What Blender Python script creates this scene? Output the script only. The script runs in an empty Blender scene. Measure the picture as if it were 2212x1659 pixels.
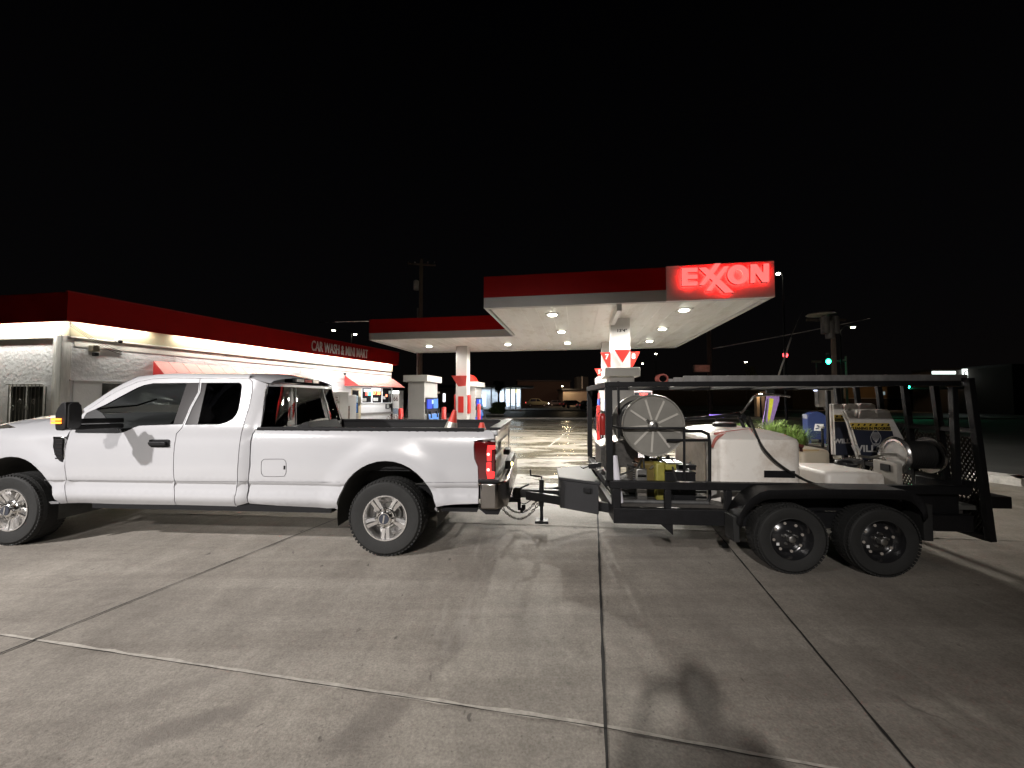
import bpy, bmesh, math, random
from mathutils import Vector, Matrix
from mathutils.geometry import delaunay_2d_cdt
random.seed(7)
R = math.radians
# ---------------------------------------------------------------- camera
FOC, CX, CY, H = 850.0, 1106.0, 829.5, 1.6
PITCH = math.atan(32.5/FOC)
cd = bpy.data.cameras.new('camera'); cam = bpy.data.objects.new('camera', cd)
bpy.context.scene.collection.objects.link(cam)
cam.location = (0, 0, H); cam.rotation_euler = (math.pi/2+PITCH, 0, 0)
cd.sensor_width = 36; cd.lens = 36*FOC/2212; cd.clip_start = .05; cd.clip_end = 2000
bpy.context.scene.camera = cam
# ---------------------------------------------------------------- night sky
sc = bpy.context.scene
wd = bpy.data.worlds.new('World'); sc.world = wd; wd.use_nodes = True
nt = wd.node_tree; bg = nt.nodes['Background']
tc = nt.nodes.new('ShaderNodeTexCoord'); sp = nt.nodes.new('ShaderNodeSeparateXYZ')
rp = nt.nodes.new('ShaderNodeValToRGB')
nt.links.new(tc.outputs['Generated'], sp.inputs[0]); nt.links.new(sp.outputs['Z'], rp.inputs[0])
rp.color_ramp.elements[0].color = (.0045, .0036, .0034, 1); rp.color_ramp.elements[0].position = 0
rp.color_ramp.elements[1].color = (.0006, .0006, .0009, 1); rp.color_ramp.elements[1].position = .75
e = rp.color_ramp.elements.new(.22); e.color = (.0028, .0026, .0030, 1)
nt.links.new(rp.outputs[0], bg.inputs[0]); bg.inputs[1].default_value = .55
sc.view_settings.view_transform = 'Standard'; sc.view_settings.look = 'None'
sc.view_settings.exposure = 0; sc.view_settings.gamma = 1
# ---------------------------------------------------------------- pole floods, a street lamp and an added white spot, all out of view
def light(name, kind, loc, energy, col=(1, .95, .88), size=.3, aim=None, spot=None, blend=.5, parent=None, sy=None):
    l = bpy.data.lights.new(name, kind); l.energy = energy; l.color = col
    if kind == 'AREA':
        l.size = size
        if sy: l.shape = 'RECTANGLE'; l.size_y = sy
    elif kind in ('POINT', 'SPOT'): l.shadow_soft_size = size
    if kind == 'SPOT': l.spot_size = R(spot); l.spot_blend = blend
    o = bpy.data.objects.new(name, l); sc.collection.objects.link(o); o.location = loc
    if aim is not None:
        o.rotation_euler = (Vector(aim)-Vector(loc)).to_track_quat('-Z', 'Y').to_euler()
    if parent: o.parent = parent
    return o
light('flood_light', 'SPOT', (-13.2, -5.2, 9.8), 17500, (1, .962, .945), .20, (-6.4, 2.2, 0), 50, 1.0)
light('flood_light', 'SPOT', (-4.4, -13.3, 10.0), 13000, (1, .95, .91), .26, (-1.3, 3.0, .4), 36, 1.0)
light('street_side_light', 'SPOT', (17, 3, 9), 260, (1, .62, .38), .3, (8, 4.5, 0), 60, 1.0)
light('street_side_light', 'SPOT', (12.5, 6, 8.5), 900, (1, .90, .78), .3, (14.5, 17, .8), 46, 1.0)  # added unseen spot, brightens the meter box, pole and mailbox
# ---------------------------------------------------------------- helpers
def ray(x, y):
    a = (x-CX)/FOC; b = (CY-y)/FOC; c, s = math.cos(PITCH), math.sin(PITCH)
    return Vector((a, c-b*s, s+b*c))
CAM = Vector((0, 0, H))
def G(x, y, z=0):
    d = ray(x, y); return CAM + d*((z-H)/d.z)
def AT(x, y, Y):
    d = ray(x, y); return CAM + d*(Y/d.y)
class Fr:
    """a vertical local frame: u along, w away from the viewer, z up"""
    def __init__(s, o, deg):
        s.o = Vector((o[0], o[1], 0)); s.a = R(deg)
        s.u = Vector((math.cos(s.a), math.sin(s.a), 0)); s.w = Vector((-math.sin(s.a), math.cos(s.a), 0))
    def hit(s, x, y, w=0.0):
        d = ray(x, y); t = (w-(CAM-s.o).dot(s.w))/d.dot(s.w); p = CAM+d*t-s.o
        return (p.dot(s.u), p.z)
    def hitu(s, x, y, u=0.0):
        d = ray(x, y); t = (u-(CAM-s.o).dot(s.u))/d.dot(s.u); p = CAM+d*t-s.o
        return (p.dot(s.w), p.z)
    def wld(s, u, w, z=0): return s.o+s.u*u+s.w*w+Vector((0, 0, z))
    def loc(s, p): q = Vector(p)-s.o; return Vector((q.dot(s.u), q.dot(s.w), q.z))
class M:
    def __init__(s): s.v = []; s.f = []
    def add(s, vs, fs):
        n = len(s.v); s.v += [tuple(v) for v in vs]; s.f += [tuple(i+n for i in f) for f in fs]; return s
    def box(s, x0, y0, z0, x1, y1, z1):
        return s.add([(x0,y0,z0),(x1,y0,z0),(x1,y1,z0),(x0,y1,z0),(x0,y0,z1),(x1,y0,z1),(x1,y1,z1),(x0,y1,z1)],
                     [(0,3,2,1),(4,5,6,7),(0,1,5,4),(1,2,6,5),(2,3,7,6),(3,0,4,7)])
    def obox(s, c, d, ax=None, ay=None, az=None):
        ax = Vector(ax or (1,0,0)).normalized(); az = Vector(az or (0,0,1)).normalized()
        ay = Vector(ay).normalized() if ay else az.cross(ax); c = Vector(c)
        vs = [c+ax*(i*d[0]/2)+ay*(j*d[1]/2)+az*(k*d[2]/2) for k in (-1,1) for (i,j) in ((-1,-1),(1,-1),(1,1),(-1,1))]
        return s.add(vs, [(0,3,2,1),(4,5,6,7),(0,1,5,4),(1,2,6,5),(2,3,7,6),(3,0,4,7)])
    def bar(s, p, q, wd, ht=None, up=(0,0,1)):
        p = Vector(p); q = Vector(q); d = q-p; ax = d.normalized(); upv = Vector(up)
        if abs(ax.dot(upv)) > .95: upv = Vector((1,0,0))
        ay = upv.cross(ax).normalized(); az = ax.cross(ay)
        return s.obox((p+q)/2, (d.length, wd, ht or wd), ax, ay, az)
    def ring(s, c, ax, r, n):
        ax = Vector(ax).normalized(); t = Vector((0,0,1)) if abs(ax.z) < .9 else Vector((1,0,0))
        a = ax.cross(t).normalized(); b = ax.cross(a); c = Vector(c)
        return [c+(a*math.cos(2*math.pi*i/n)+b*math.sin(2*math.pi*i/n))*r for i in range(n)]
    def lathe(s, prof, o, ax, n=32, caps=True):
        """prof: (distance along axis, radius)"""
        o = Vector(o); axv = Vector(ax).normalized(); b = len(s.v)
        for d, r in prof: s.v += [tuple(p) for p in s.ring(o+axv*d, axv, max(r, 1e-4), n)]
        k = len(prof)
        for j in range(k-1):
            for i in range(n):
                i2 = (i+1) % n; s.f.append((b+j*n+i, b+(j+1)*n+i, b+(j+1)*n+i2, b+j*n+i2))
        if caps:
            s.f.append(tuple(b+i for i in range(n))); s.f.append(tuple(b+(k-1)*n+i for i in reversed(range(n))))
        return s
    def cyl(s, p, q, r, r2=None, n=16):
        p = Vector(p); q = Vector(q); return s.lathe([(0, r), ((q-p).length, r if r2 is None else r2)], p, q-p, n)
    def tube(s, pts, r, n=8, closed=False, sub=0):
        P = [Vector(p) for p in pts]
        if sub:
            Q = []
            m = len(P)
            for i in range(m if closed else m-1):
                if closed: a, b_, c, d = P[i-1], P[i], P[(i+1) % m], P[(i+2) % m]
                else: a, b_, c, d = P[max(i-1,0)], P[i], P[i+1], P[min(i+2,m-1)]
                for k in range(sub):
                    t = k/sub; t2 = t*t; t3 = t2*t
                    Q.append(.5*((2*b_)+(c-a)*t+(2*a-5*b_+4*c-d)*t2+(3*b_-a-3*c+d)*t3))
            if not closed: Q.append(P[-1])
            P = Q
        m = len(P); b = len(s.v); nrm = None
        for i in range(m):
            t = (P[(i+1) % m]-P[i-1]) if closed else (P[min(i+1,m-1)]-P[max(i-1,0)])
            t.normalize()
            if nrm is None: nrm = t.cross(Vector((0,0,1)) if abs(t.z) < .9 else Vector((1,0,0))).normalized()
            nrm = (nrm-t*nrm.dot(t)).normalized(); bn = t.cross(nrm)
            for k in range(n):
                a = 2*math.pi*k/n; s.v.append(tuple(P[i]+(nrm*math.cos(a)+bn*math.sin(a))*r))
        for i in range(m if closed else m-1):
            i2 = (i+1) % m
            for k in range(n):
                k2 = (k+1) % n; s.f.append((b+i*n+k, b+i*n+k2, b+i2*n+k2, b+i2*n+k))
        if not closed:
            s.f.append(tuple(b+k for k in reversed(range(n)))); s.f.append(tuple(b+(m-1)*n+k for k in range(n)))
        return s
    def prism(s, poly, fn, a, b):
        """extrude a 2-D polygon; fn(x, y, depth) -> point"""
        n = len(poly); k = len(s.v)
        s.v += [tuple(fn(x, y, a)) for x, y in poly]+[tuple(fn(x, y, b)) for x, y in poly]
        s.f.append(tuple(k+i for i in range(n))); s.f.append(tuple(k+n+i for i in reversed(range(n))))
        for i in range(n):
            j = (i+1) % n; s.f.append((k+j, k+i, k+n+i, k+n+j))
        return s
    def quad(s, a, b, c, d): return s.add([a, b, c, d], [(0,1,2,3)])
    def build(s, name, mat, parent=None, smooth=None, bevel=0, loc=None, seg=2):
        me = bpy.data.meshes.new(name); me.from_pydata(s.v, [], s.f)
        bm = bmesh.new(); bm.from_mesh(me); bmesh.ops.recalc_face_normals(bm, faces=bm.faces)
        bm.to_mesh(me); bm.free(); me.materials.append(mat)
        if smooth is not None:
            me.polygons.foreach_set('use_smooth', [True]*len(me.polygons))
            me.set_sharp_from_angle(angle=R(smooth))
        o = bpy.data.objects.new(name, me); sc.collection.objects.link(o)
        if parent: o.parent = parent
        if loc is not None: o.location = loc
        if bevel:
            m = o.modifiers.new('bevel', 'BEVEL'); m.width = bevel; m.segments = seg; m.limit_method = 'ANGLE'; m.angle_limit = R(40)
            me.polygons.foreach_set('use_smooth', [True]*len(me.polygons)); me.set_sharp_from_angle(angle=R(40))
            m.harden_normals = False
        return o
def empty(name, loc=(0,0,0), rz=0, parent=None):
    o = bpy.data.objects.new(name, None); sc.collection.objects.link(o); o.location = loc; o.rotation_euler = (0,0,rz)
    o.empty_display_size = .1
    if parent: o.parent = parent
    return o
def tag(o, label=None, cat=None, group=None, kind=None):
    if label: o['label'] = label
    if cat: o['category'] = cat
    if group: o['group'] = group
    if kind: o['kind'] = kind
    return o
def thing(name, label, cat, loc=(0,0,0), rz=0, group=None): return tag(empty(name, loc, rz), label, cat, group, 'thing')
def copy_tree(o, parent=None):
    c = o.copy(); sc.collection.objects.link(c); c.parent = parent
    for ch in list(o.children): copy_tree(ch, c)
    return c
def text(name, body, mat, parent, h, fn, depth=.01, bold=0, sx=1, center=True, spacing=1):
    """real letters laid on a surface: fn(x, y, depth) -> local point"""
    cu = bpy.data.curves.new(name, 'FONT'); cu.body = body; cu.size = h/.72; cu.space_character = spacing
    cu.offset = bold; cu.extrude = depth/2; cu.align_x = 'CENTER' if center else 'LEFT'; cu.resolution_u = 3
    t = bpy.data.objects.new(name, cu); me = bpy.data.meshes.new_from_object(t); bpy.data.objects.remove(t); bpy.data.curves.remove(cu)
    me.name = name
    for v in me.vertices: v.co = Vector(fn(v.co.x*sx, v.co.y, v.co.z))
    me.materials.clear(); me.materials.append(mat)
    o = bpy.data.objects.new(name, me); sc.collection.objects.link(o); o.parent = parent
    return o
def inset(P, d):
    n = len(P); A = sum(P[i][0]*P[(i+1) % n][1]-P[(i+1) % n][0]*P[i][1] for i in range(n)); s = 1 if A > 0 else -1; out = []
    for i in range(n):
        a, b, c = Vector(P[i-1]), Vector(P[i]), Vector(P[(i+1) % n]); d1 = (b-a).normalized(); d2 = (c-b).normalized()
        n1 = Vector((-d1.y, d1.x))*s; n2 = Vector((-d2.y, d2.x))*s; m = n1+n2
        m = m.normalized()*d/max(.5, m.normalized().dot(n1)) if m.length > 1e-3 else n1*d
        out.append(tuple(b+m))
    return out
# ---------------------------------------------------------------- materials
def mat(name, col, rough=.5, metal=0, var=0, vs=4, bump=0, bs=30, spec=.5, emit=None, es=0, coat=0, dirt=None, ds=1.5, stretch=None):
    m = bpy.data.materials.new(name); m.use_nodes = True; n = m.node_tree.nodes; L = m.node_tree.links
    b = n['Principled BSDF']; b.inputs['Base Color'].default_value = (*col, 1)
    b.inputs['Roughness'].default_value = rough; b.inputs['Metallic'].default_value = metal
    b.inputs['Specular IOR Level'].default_value = spec; b.inputs['Coat Weight'].default_value = coat; b.inputs['Coat Roughness'].default_value = .06
    if emit: b.inputs['Emission Color'].default_value = (*emit, 1); b.inputs['Emission Strength'].default_value = es
    if var or bump or dirt:
        tcn = n.new('ShaderNodeTexCoord'); src = tcn.outputs['Object']
        if stretch:
            mp = n.new('ShaderNodeMapping'); mp.inputs['Scale'].default_value = stretch; L.new(src, mp.inputs[0]); src = mp.outputs[0]
        out = None
        if var:
            nz = n.new('ShaderNodeTexNoise'); nz.inputs['Scale'].default_value = vs; nz.inputs['Detail'].default_value = 7; nz.inputs['Roughness'].default_value = .65
            L.new(src, nz.inputs['Vector']); cr = n.new('ShaderNodeValToRGB'); L.new(nz.outputs['Fac'], cr.inputs[0])
            cr.color_ramp.elements[0].position = .3; cr.color_ramp.elements[1].position = .7
            cr.color_ramp.elements[0].color = (*[c*(1-var) for c in col], 1); cr.color_ramp.elements[1].color = (*[min(1, c*(1+var*.6)) for c in col], 1)
            out = cr.outputs[0]
        if dirt:
            nz = n.new('ShaderNodeTexNoise'); nz.inputs['Scale'].default_value = ds; nz.inputs['Detail'].default_value = 9; nz.inputs['Roughness'].default_value = .7
            L.new(src, nz.inputs['Vector']); cr = n.new('ShaderNodeValToRGB'); L.new(nz.outputs['Fac'], cr.inputs[0])
            cr.color_ramp.elements[0].position = .5; cr.color_ramp.elements[1].position = .68
            cr.color_ramp.elements[0].color = (0,0,0,1); cr.color_ramp.elements[1].color = (.75,.75,.75,1)
            mx = n.new('ShaderNodeMix'); mx.data_type = 'RGBA'; L.new(cr.outputs[0], mx.inputs[0])
            mx.inputs[6].default_value = (*col, 1); mx.inputs[7].default_value = (*dirt, 1)
            if out: L.new(out, mx.inputs[6])
            out = mx.outputs[2]
        if out: L.new(out, b.inputs['Base Color'])
        if bump:
            nb = n.new('ShaderNodeTexNoise'); nb.inputs['Scale'].default_value = bs; nb.inputs['Detail'].default_value = 6; L.new(src, nb.inputs['Vector'])
            bp = n.new('ShaderNodeBump'); bp.inputs['Strength'].default_value = bump; bp.inputs['Distance'].default_value = .02
            L.new(nb.outputs['Fac'], bp.inputs['Height']); L.new(bp.outputs[0], b.inputs['Normal'])
    return m
def glow(name, col, s):
    m = bpy.data.materials.new(name); m.use_nodes = True; b = m.node_tree.nodes['Principled BSDF']
    b.inputs['Base Color'].default_value = (*[c*.3 for c in col], 1); b.inputs['Emission Color'].default_value = (*col, 1); b.inputs['Emission Strength'].default_value = s
    return m
def glass(name, tint, refl=1.0, rough=.02):
    m = bpy.data.materials.new(name); m.use_nodes = True; n = m.node_tree.nodes; L = m.node_tree.links
    n.remove(n['Principled BSDF']); o = n['Material Output']
    t = n.new('ShaderNodeBsdfTransparent'); t.inputs[0].default_value = (*tint, 1)
    g = n.new('ShaderNodeBsdfGlossy'); g.inputs[0].default_value = (refl, refl, refl, 1); g.inputs['Roughness'].default_value = rough
    fr = n.new('ShaderNodeFresnel'); fr.inputs[0].default_value = 1.55; mx = n.new('ShaderNodeMixShader')
    L.new(fr.outputs[0], mx.inputs[0]); L.new(t.outputs[0], mx.inputs[1]); L.new(g.outputs[0], mx.inputs[2]); L.new(mx.outputs[0], o.inputs[0])
    return m
WHITE = mat('white_paint', (.78,.78,.77), .35, var=.05, vs=2, spec=.4)
BLACK = mat('black_plastic', (.009,.009,.010), .5, spec=.25, bump=.1, bs=200)
RUBBER = mat('rubber', (.011,.011,.0105), .75, var=.25, vs=12, bump=.15, bs=80)
CHROME = mat('chrome', (.78,.77,.75), .12, 1, bump=.03, bs=8)
STEEL = mat('bare_steel', (.45,.44,.42), .38, 1, var=.3, vs=20)
DARKSTEEL = mat('black_painted_steel', (.0075,.0075,.0085), .5, 0, spec=.28, var=.4, vs=14, bump=.12, bs=60)
RED = mat('red_paint', (.37,.006,.005), .5, spec=.15, var=.12, vs=1.2)
REDBR = mat('bright_red_paint', (.62,.03,.02), .4, var=.1, vs=6)
GREY = mat('grey_metal', (.33,.32,.31), .5, .3, var=.15, vs=6)
DARK = mat('dark_void', (.006,.006,.006), .9)
WOODP = mat('pole_wood', (.10,.075,.06), .85, var=.4, vs=6, bump=.4, bs=25, stretch=(3,3,.3))
# ================================================================ GROUND
def concrete():
    m = bpy.data.materials.new('forecourt_concrete'); m.use_nodes = True; n = m.node_tree.nodes; L = m.node_tree.links
    b = n['Principled BSDF']; tcn = n.new('ShaderNodeTexCoord')
    def noise(scale, det, rot=0, st=(1,1,1), rough=.6, dist=0):
        mp = n.new('ShaderNodeMapping'); mp.inputs['Rotation'].default_value = (0,0,R(rot)); mp.inputs['Scale'].default_value = st
        L.new(tcn.outputs['Object'], mp.inputs[0]); z = n.new('ShaderNodeTexNoise'); z.inputs['Scale'].default_value = scale
        z.inputs['Detail'].default_value = det; z.inputs['Roughness'].default_value = rough; z.inputs['Distortion'].default_value = dist
        L.new(mp.outputs[0], z.inputs['Vector']); return z.outputs['Fac']
    def ramp(src, a, b_, ca=(0,0,0), cb=(1,1,1)):
        c = n.new('ShaderNodeValToRGB'); L.new(src, c.inputs[0]); c.color_ramp.elements[0].position = a; c.color_ramp.elements[1].position = b_
        c.color_ramp.elements[0].color = (*ca, 1); c.color_ramp.elements[1].color = (*cb, 1); return c.outputs[0]
    def mix(kind, f, a, b_):
        x = n.new('ShaderNodeMix'); x.data_type = 'RGBA'; x.blend_type = kind
        if isinstance(f, float): x.inputs[0].default_value = f
        else: L.new(f, x.inputs[0])
        L.new(a, x.inputs[6])
        if isinstance(b_, tuple): x.inputs[7].default_value = (*b_, 1)
        else: L.new(b_, x.inputs[7])
        return x.outputs[2]
    c = ramp(noise(.55, 8, 25, (1,.35,1), .65, .6), .3, .72, (.195,.178,.157), (.355,.330,.295))
    c = mix('MULTIPLY', .60, c, ramp(noise(3.2, 10, -30, (1,.45,1), .7), .3, .75, (.62,.60,.58), (1.15,1.13,1.1)))
    c = mix('MULTIPLY', .5, c, ramp(noise(75, 5), .3, .7, (.5,.5,.5), (1.42,1.42,1.42)))
    c = mix('MULTIPLY', .55, c, ramp(noise(16, 8, 0, (1,1,1), .75), .33, .66, (.70,.69,.67), (1.14,1.13,1.12)))
    c = mix('MIX', ramp(noise(1.6, 7, 33, (1,.12,1), .62, .4), .60, .72), c, (.40,.375,.34))          # pale scuffs along the driving direction
    c = mix('MIX', ramp(noise(.85, 6, -38, (1,.30,1), .55, .8), .59, .66, (0,0,0), (.22,.22,.22)), c, (.16,.143,.128))     # old oil
    c = mix('MIX', ramp(noise(9, 5, 50, (1,.5,1), .5), .70, .74, (0,0,0), (.8,.8,.8)), c, (.075,.065,.058))          # gum and drips
    c = mix('MULTIPLY', .45, c, ramp(noise(2.6, 6, -6, (.10,1.3,1), .6, .5), .40, .62, (.62,.60,.58), (1.08,1.08,1.07)))          # tyre grime along the lane
    c = mix('MIX', ramp(noise(34, 3, 0, (1,1,1), .4), .70, .74, (0,0,0), (.55,.55,.55)), c, (.09,.08,.07))          # small spots
    def blot(cx, cy, a, rx, ry, col, amt):      # an oil stain with its own ragged outline
        mp = n.new('ShaderNodeMapping'); mp.vector_type = 'TEXTURE'; mp.inputs['Location'].default_value = (cx, cy, 0); mp.inputs['Rotation'].default_value = (0,0,R(a)); mp.inputs['Scale'].default_value = (rx, ry, 1)
        wob = n.new('ShaderNodeTexNoise'); wob.inputs['Scale'].default_value = 4; wob.inputs['Detail'].default_value = 6; L.new(tcn.outputs['Object'], wob.inputs['Vector'])
        av = n.new('ShaderNodeVectorMath'); av.operation = 'MULTIPLY_ADD'; av.inputs[1].default_value = (.35,.35,0); L.new(wob.outputs['Color'], av.inputs[0]); L.new(tcn.outputs['Object'], av.inputs[2])
        sb_ = n.new('ShaderNodeVectorMath'); sb_.operation = 'SUBTRACT'; sb_.inputs[1].default_value = (.175,.175,0); L.new(av.outputs[0], sb_.inputs[0]); L.new(sb_.outputs[0], mp.inputs[0])
        cut_ = n.new('ShaderNodeVectorMath'); cut_.operation = 'MULTIPLY'; cut_.inputs[1].default_value = (1,1,0); L.new(mp.outputs[0], cut_.inputs[0])
        ln_ = n.new('ShaderNodeVectorMath'); ln_.operation = 'LENGTH'; L.new(cut_.outputs[0], ln_.inputs[0])
        return mix('MIX', ramp(ln_.outputs['Value'], .45, 1.0, (amt,amt,amt), (0,0,0)), c, col)
    for px_, py_, a_, rx_, ry_, am_ in [(405,1570,35,.34,.10,.55),(790,1570,55,.30,.13,.45),(300,1520,30,.5,.10,.3),(1985,1530,-38,.17,.016,.8),(950,1385,40,.08,.05,.35),(1100,1165,20,.35,.12,.4),(1430,1160,0,.5,.10,.45),(225,1305,70,.09,.03,.6),(165,1253,60,.10,.02,.5),(272,1195,20,.10,.02,.5),(570,1572,40,.02,.012,.9),(770,1365,40,.03,.012,.8)]:
        q_ = G(px_, py_); c = blot(q_.x, q_.y, a_, rx_, ry_, (.125,.11,.097), am_)
    # wet runs lying across the lane under the canopy
    sp = n.new('ShaderNodeSeparateXYZ'); L.new(tcn.outputs['Object'], sp.inputs[0])
    mr = n.new('ShaderNodeMapRange'); mr.inputs[1].default_value = 5.2; mr.inputs[2].default_value = 7.8; L.new(sp.outputs['Y'], mr.inputs[0])
    wn = n.new('ShaderNodeMath'); wn.operation = 'MULTIPLY'; L.new(mr.outputs[0], wn.inputs[0])
    L.new(ramp(noise(1.1, 6, 8, (.25,1,1), .6, .8), .40, .56), wn.inputs[1])
    wet = wn.outputs[0]
    c = mix('MIX', wet, c, (.165,.148,.108))
    L.new(c, b.inputs['Base Color'])
    r = n.new('ShaderNodeMapRange'); r.inputs[3].default_value = .72; r.inputs[4].default_value = .13; L.new(wet, r.inputs[0]); L.new(r.outputs[0], b.inputs['Roughness'])
    bp = n.new('ShaderNodeBump'); bp.inputs['Strength'].default_value = .35; bp.inputs['Distance'].default_value = .006
    ad = n.new('ShaderNodeMath'); ad.operation = 'ADD'; L.new(noise(140, 4), ad.inputs[0]); L.new(noise(9, 5), ad.inputs[1])
    L.new(ad.outputs[0], bp.inputs['Height']); L.new(bp.outputs[0], b.inputs['Normal'])
    return m
CONC = concrete()
ASPH = mat('asphalt', (.042,.042,.040), .8, var=.35, vs=.8, bump=.3, bs=90)
TARM = mat('worn_asphalt', (.055,.053,.048), .55, var=.5, vs=.5, bump=.25, bs=60)
g = M().quad((-400,-60,0), (400,-60,0), (400,700,0), (-400,700,0)).build('ground', ASPH); tag(g, kind='structure')
pts = [(-34,-14),(12,-14),(10.5,2.5),(9.4,6.3),(9.3,8.2),(13,14),(17,26),(-3,34),(-34,30)]
m_ = M(); m_.v = [(x,y,.004) for x,y in pts]; m_.f = [tuple(range(len(pts)))]
tag(m_.build('forecourt_pavement', CONC), kind='structure')
JD = mat('joint_filler', (.012,.011,.010), .8); JL = mat('joint_concrete', (.38,.352,.31), .85, var=.3, vs=20)
jm = M(); jl = M()
def strip(mm, a, b, wd, z, off=0, wob=0):
    a = Vector(a[:2]); b = Vector(b[:2]); d = (b-a); n_ = Vector((-d.y, d.x)).normalized(); k = max(2, int(d.length/.12)) if wob else 1
    L_ = []
    for i in range(k+1):
        p = a+d*(i/k)+n_*(off+random.uniform(-wob, wob)); w2 = wd/2*(1+(random.uniform(-.5,.5) if wob else 0)); L_.append((p-n_*w2, p+n_*w2))
    for i in range(k):
        (p,q),(r,s_) = L_[i], L_[i+1]; mm.quad((*p,z),(*r,z),(*s_,z),(*q,z))
def ln(p1, p2, e0=0, e1=0):
    a = G(*p1); b = G(*p2); d = (b-a).normalized(); return a-d*e0, b+d*e1
for p1, p2, wd, e0, e1 in [((1311,1659),(1291,1115),.017,2,3.2), ((1970,1659),(1560,1165),.011,2,9), ((0,1415),(700,1133),.011,2,9)]:
    a, b = ln(p1, p2, e0, e1); strip(jm, a, b, wd, .012, 0, .0012)
for p1, p2, e0, e1 in [((75,1387),(1310,1577),4,0), ((1310,1577),(1750,1659),0,4), ((830,1125),(1600,1150),3,5), ((1000,1012),(1250,1018),9,4)]:
    a, b = ln(p1, p2, e0, e1); strip(jl, a, b, .026, .008, .012, .003); strip(jm, a, b, .005, .012, -.003, .002)
a, b = ln((1185,965),(1262,905),0,4); strip(jl, a, b, .05, .008, 0, .004)
tag(jm.build('pavement_joint', JD), kind='structure'); tag(jl.build('pavement_joint_edge', JL), kind='structure')
# kerb and sidewalk by the street on the right
kp = [Vector((9.05,7.9,0)), Vector((9.3,7.25,0)), Vector((9.9,6.85,0)), Vector((11,6.5,0)), Vector((15,5.8,0)), Vector((30,3.5,0))]
KM = mat('kerb_paint', (.55,.53,.50), .7, var=.35, vs=6, bump=.3, bs=40)
km = M()
for i in range(len(kp)-1):
    p, q = kp[i], kp[i+1]; n_ = Vector((-(q-p).y, (q-p).x, 0)).normalized()*.55
    z = Vector((0,0,.14)); km.add([p, q, q+n_, p+n_, p+z, q+z, q+n_+z, p+n_+z], [(0,1,5,4),(1,2,6,5),(2,3,7,6),(3,0,4,7),(4,5,6,7)])
tag(km.build('kerb', KM), kind='structure')
m_ = M()
for Yk, t in ((52,.3),(31,.25)): m_.box(-60, Yk, .004, 90, Yk+t, .14)
tag(m_.build('road_kerb', mat('old_kerb', (.30,.28,.26), .8, var=.3, vs=3)), kind='structure')
# ================================================================ CANOPY
P0 = (-.715, 9.95); CF = Fr(P0, -9.4); ZB = 3.906; ZT = 4.715; ZM = ZB+.275
AW, AD, BW, BD = 6.75, 8.95, 5.7, 4.5
can = thing('fuel_canopy', 'large flat L-shaped fuel canopy with red and white fascia over the pumps', 'canopy', (*P0, 0), R(-9.4))
SOF = mat('canopy_deck', (.74,.73,.71), .38, var=.06, vs=.8, dirt=(.56,.53,.48), ds=2.2, stretch=(1.6,.5,1))
BAND = mat('white_fascia', (.52,.51,.50), .4, var=.06, vs=2)
outl = [(0,0),(AW,0),(AW,AD),(-BW,AD),(-BW,BD),(0,BD)]
idn = lambda x, y, z: (x, y, z)
def ring_wall(mm, o, z0, z1, t):
    n_ = len(o)
    for i in range(n_):
        (x0,y0),(x1,y1) = o[i], o[(i+1) % n_]; d = Vector((x1-x0, y1-y0)).normalized(); k = Vector((-d.y, d.x))*t
        e = 0 if True else 0
        mm.add([(x0,y0,z0),(x1,y1,z0),(x1+k.x,y1+k.y,z0),(x0+k.x,y0+k.y,z0),(x0,y0,z1),(x1,y1,z1),(x1+k.x,y1+k.y,z1),(x0+k.x,y0+k.y,z1)],
               [(0,3,2,1),(4,5,6,7),(0,1,5,4),(1,2,6,5),(2,3,7,6),(3,0,4,7)])
# roof slab + ribbed deck underneath
s = M(); s.prism([(.1,.1),(AW-.1,.1),(AW-.1,AD-.1),(-BW+.1,AD-.1),(-BW+.1,BD+.1),(.1,BD+.1)], idn, ZB+.30, ZT-.12); s.build('roof_slab', BAND, can)
def deck(mm, x0, x1, y0, y1):
    x = x0
    while x < x1-.01:
        w_ = min(.40, x1-x)
        mm.quad((x,y0,ZB+.05),(x+w_-.03,y0,ZB+.05),(x+w_-.03,y1,ZB+.05),(x,y1,ZB+.05))
        mm.quad((x+w_-.03,y0,ZB+.05),(x+w_-.02,y0,ZB+.058),(x+w_-.02,y1,ZB+.058),(x+w_-.03,y1,ZB+.05))
        mm.quad((x+w_-.02,y0,ZB+.058),(x+w_,y0,ZB+.058),(x+w_,y1,ZB+.058),(x+w_-.02,y1,ZB+.058))
        mm.quad((x+w_,y0,ZB+.058),(x+w_,y0,ZB+.05),(x+w_,y1,ZB+.05),(x+w_,y1,ZB+.058)); x += .40
dk = M(); deck(dk, .1, AW-.1, .1, AD-.1); deck(dk, -BW+.1, .1, BD+.1, AD-.1); dk.build('deck', SOF, can)
SX = 4.42                                                # the sign panel covers the right part of the front
fr = M(); fr.box(.001, -.03, ZM, SX, .06, ZT)
ring_wall(fr, [(AW,.07),(AW,AD),(-BW,AD),(-BW,BD),(0.0,BD),(0,.07)][:6], ZM, ZT, .06)
fr.build('fascia', RED, can, bevel=.004)
fb = M(); fb.box(.001, -.02, ZB, SX, .06, ZM-.004); ring_wall(fb, [(AW-.002,.07),(AW-.002,AD-.002),(-BW+.002,AD-.002),(-BW+.002,BD+.002),(0.002,BD+.002),(.002,.07)], ZB, ZM-.004, .06)
fb.build('fascia_band', BAND, can, bevel=.004)
PAN = mat('sign_panel', (.72,.66,.65), .32, var=.04)
pn = M(); pn.box(SX+.004, -.045, ZB, AW+.004, .06, ZT+.02); sgn = pn.build('sign_panel', PAN, can, bevel=.004)
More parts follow.
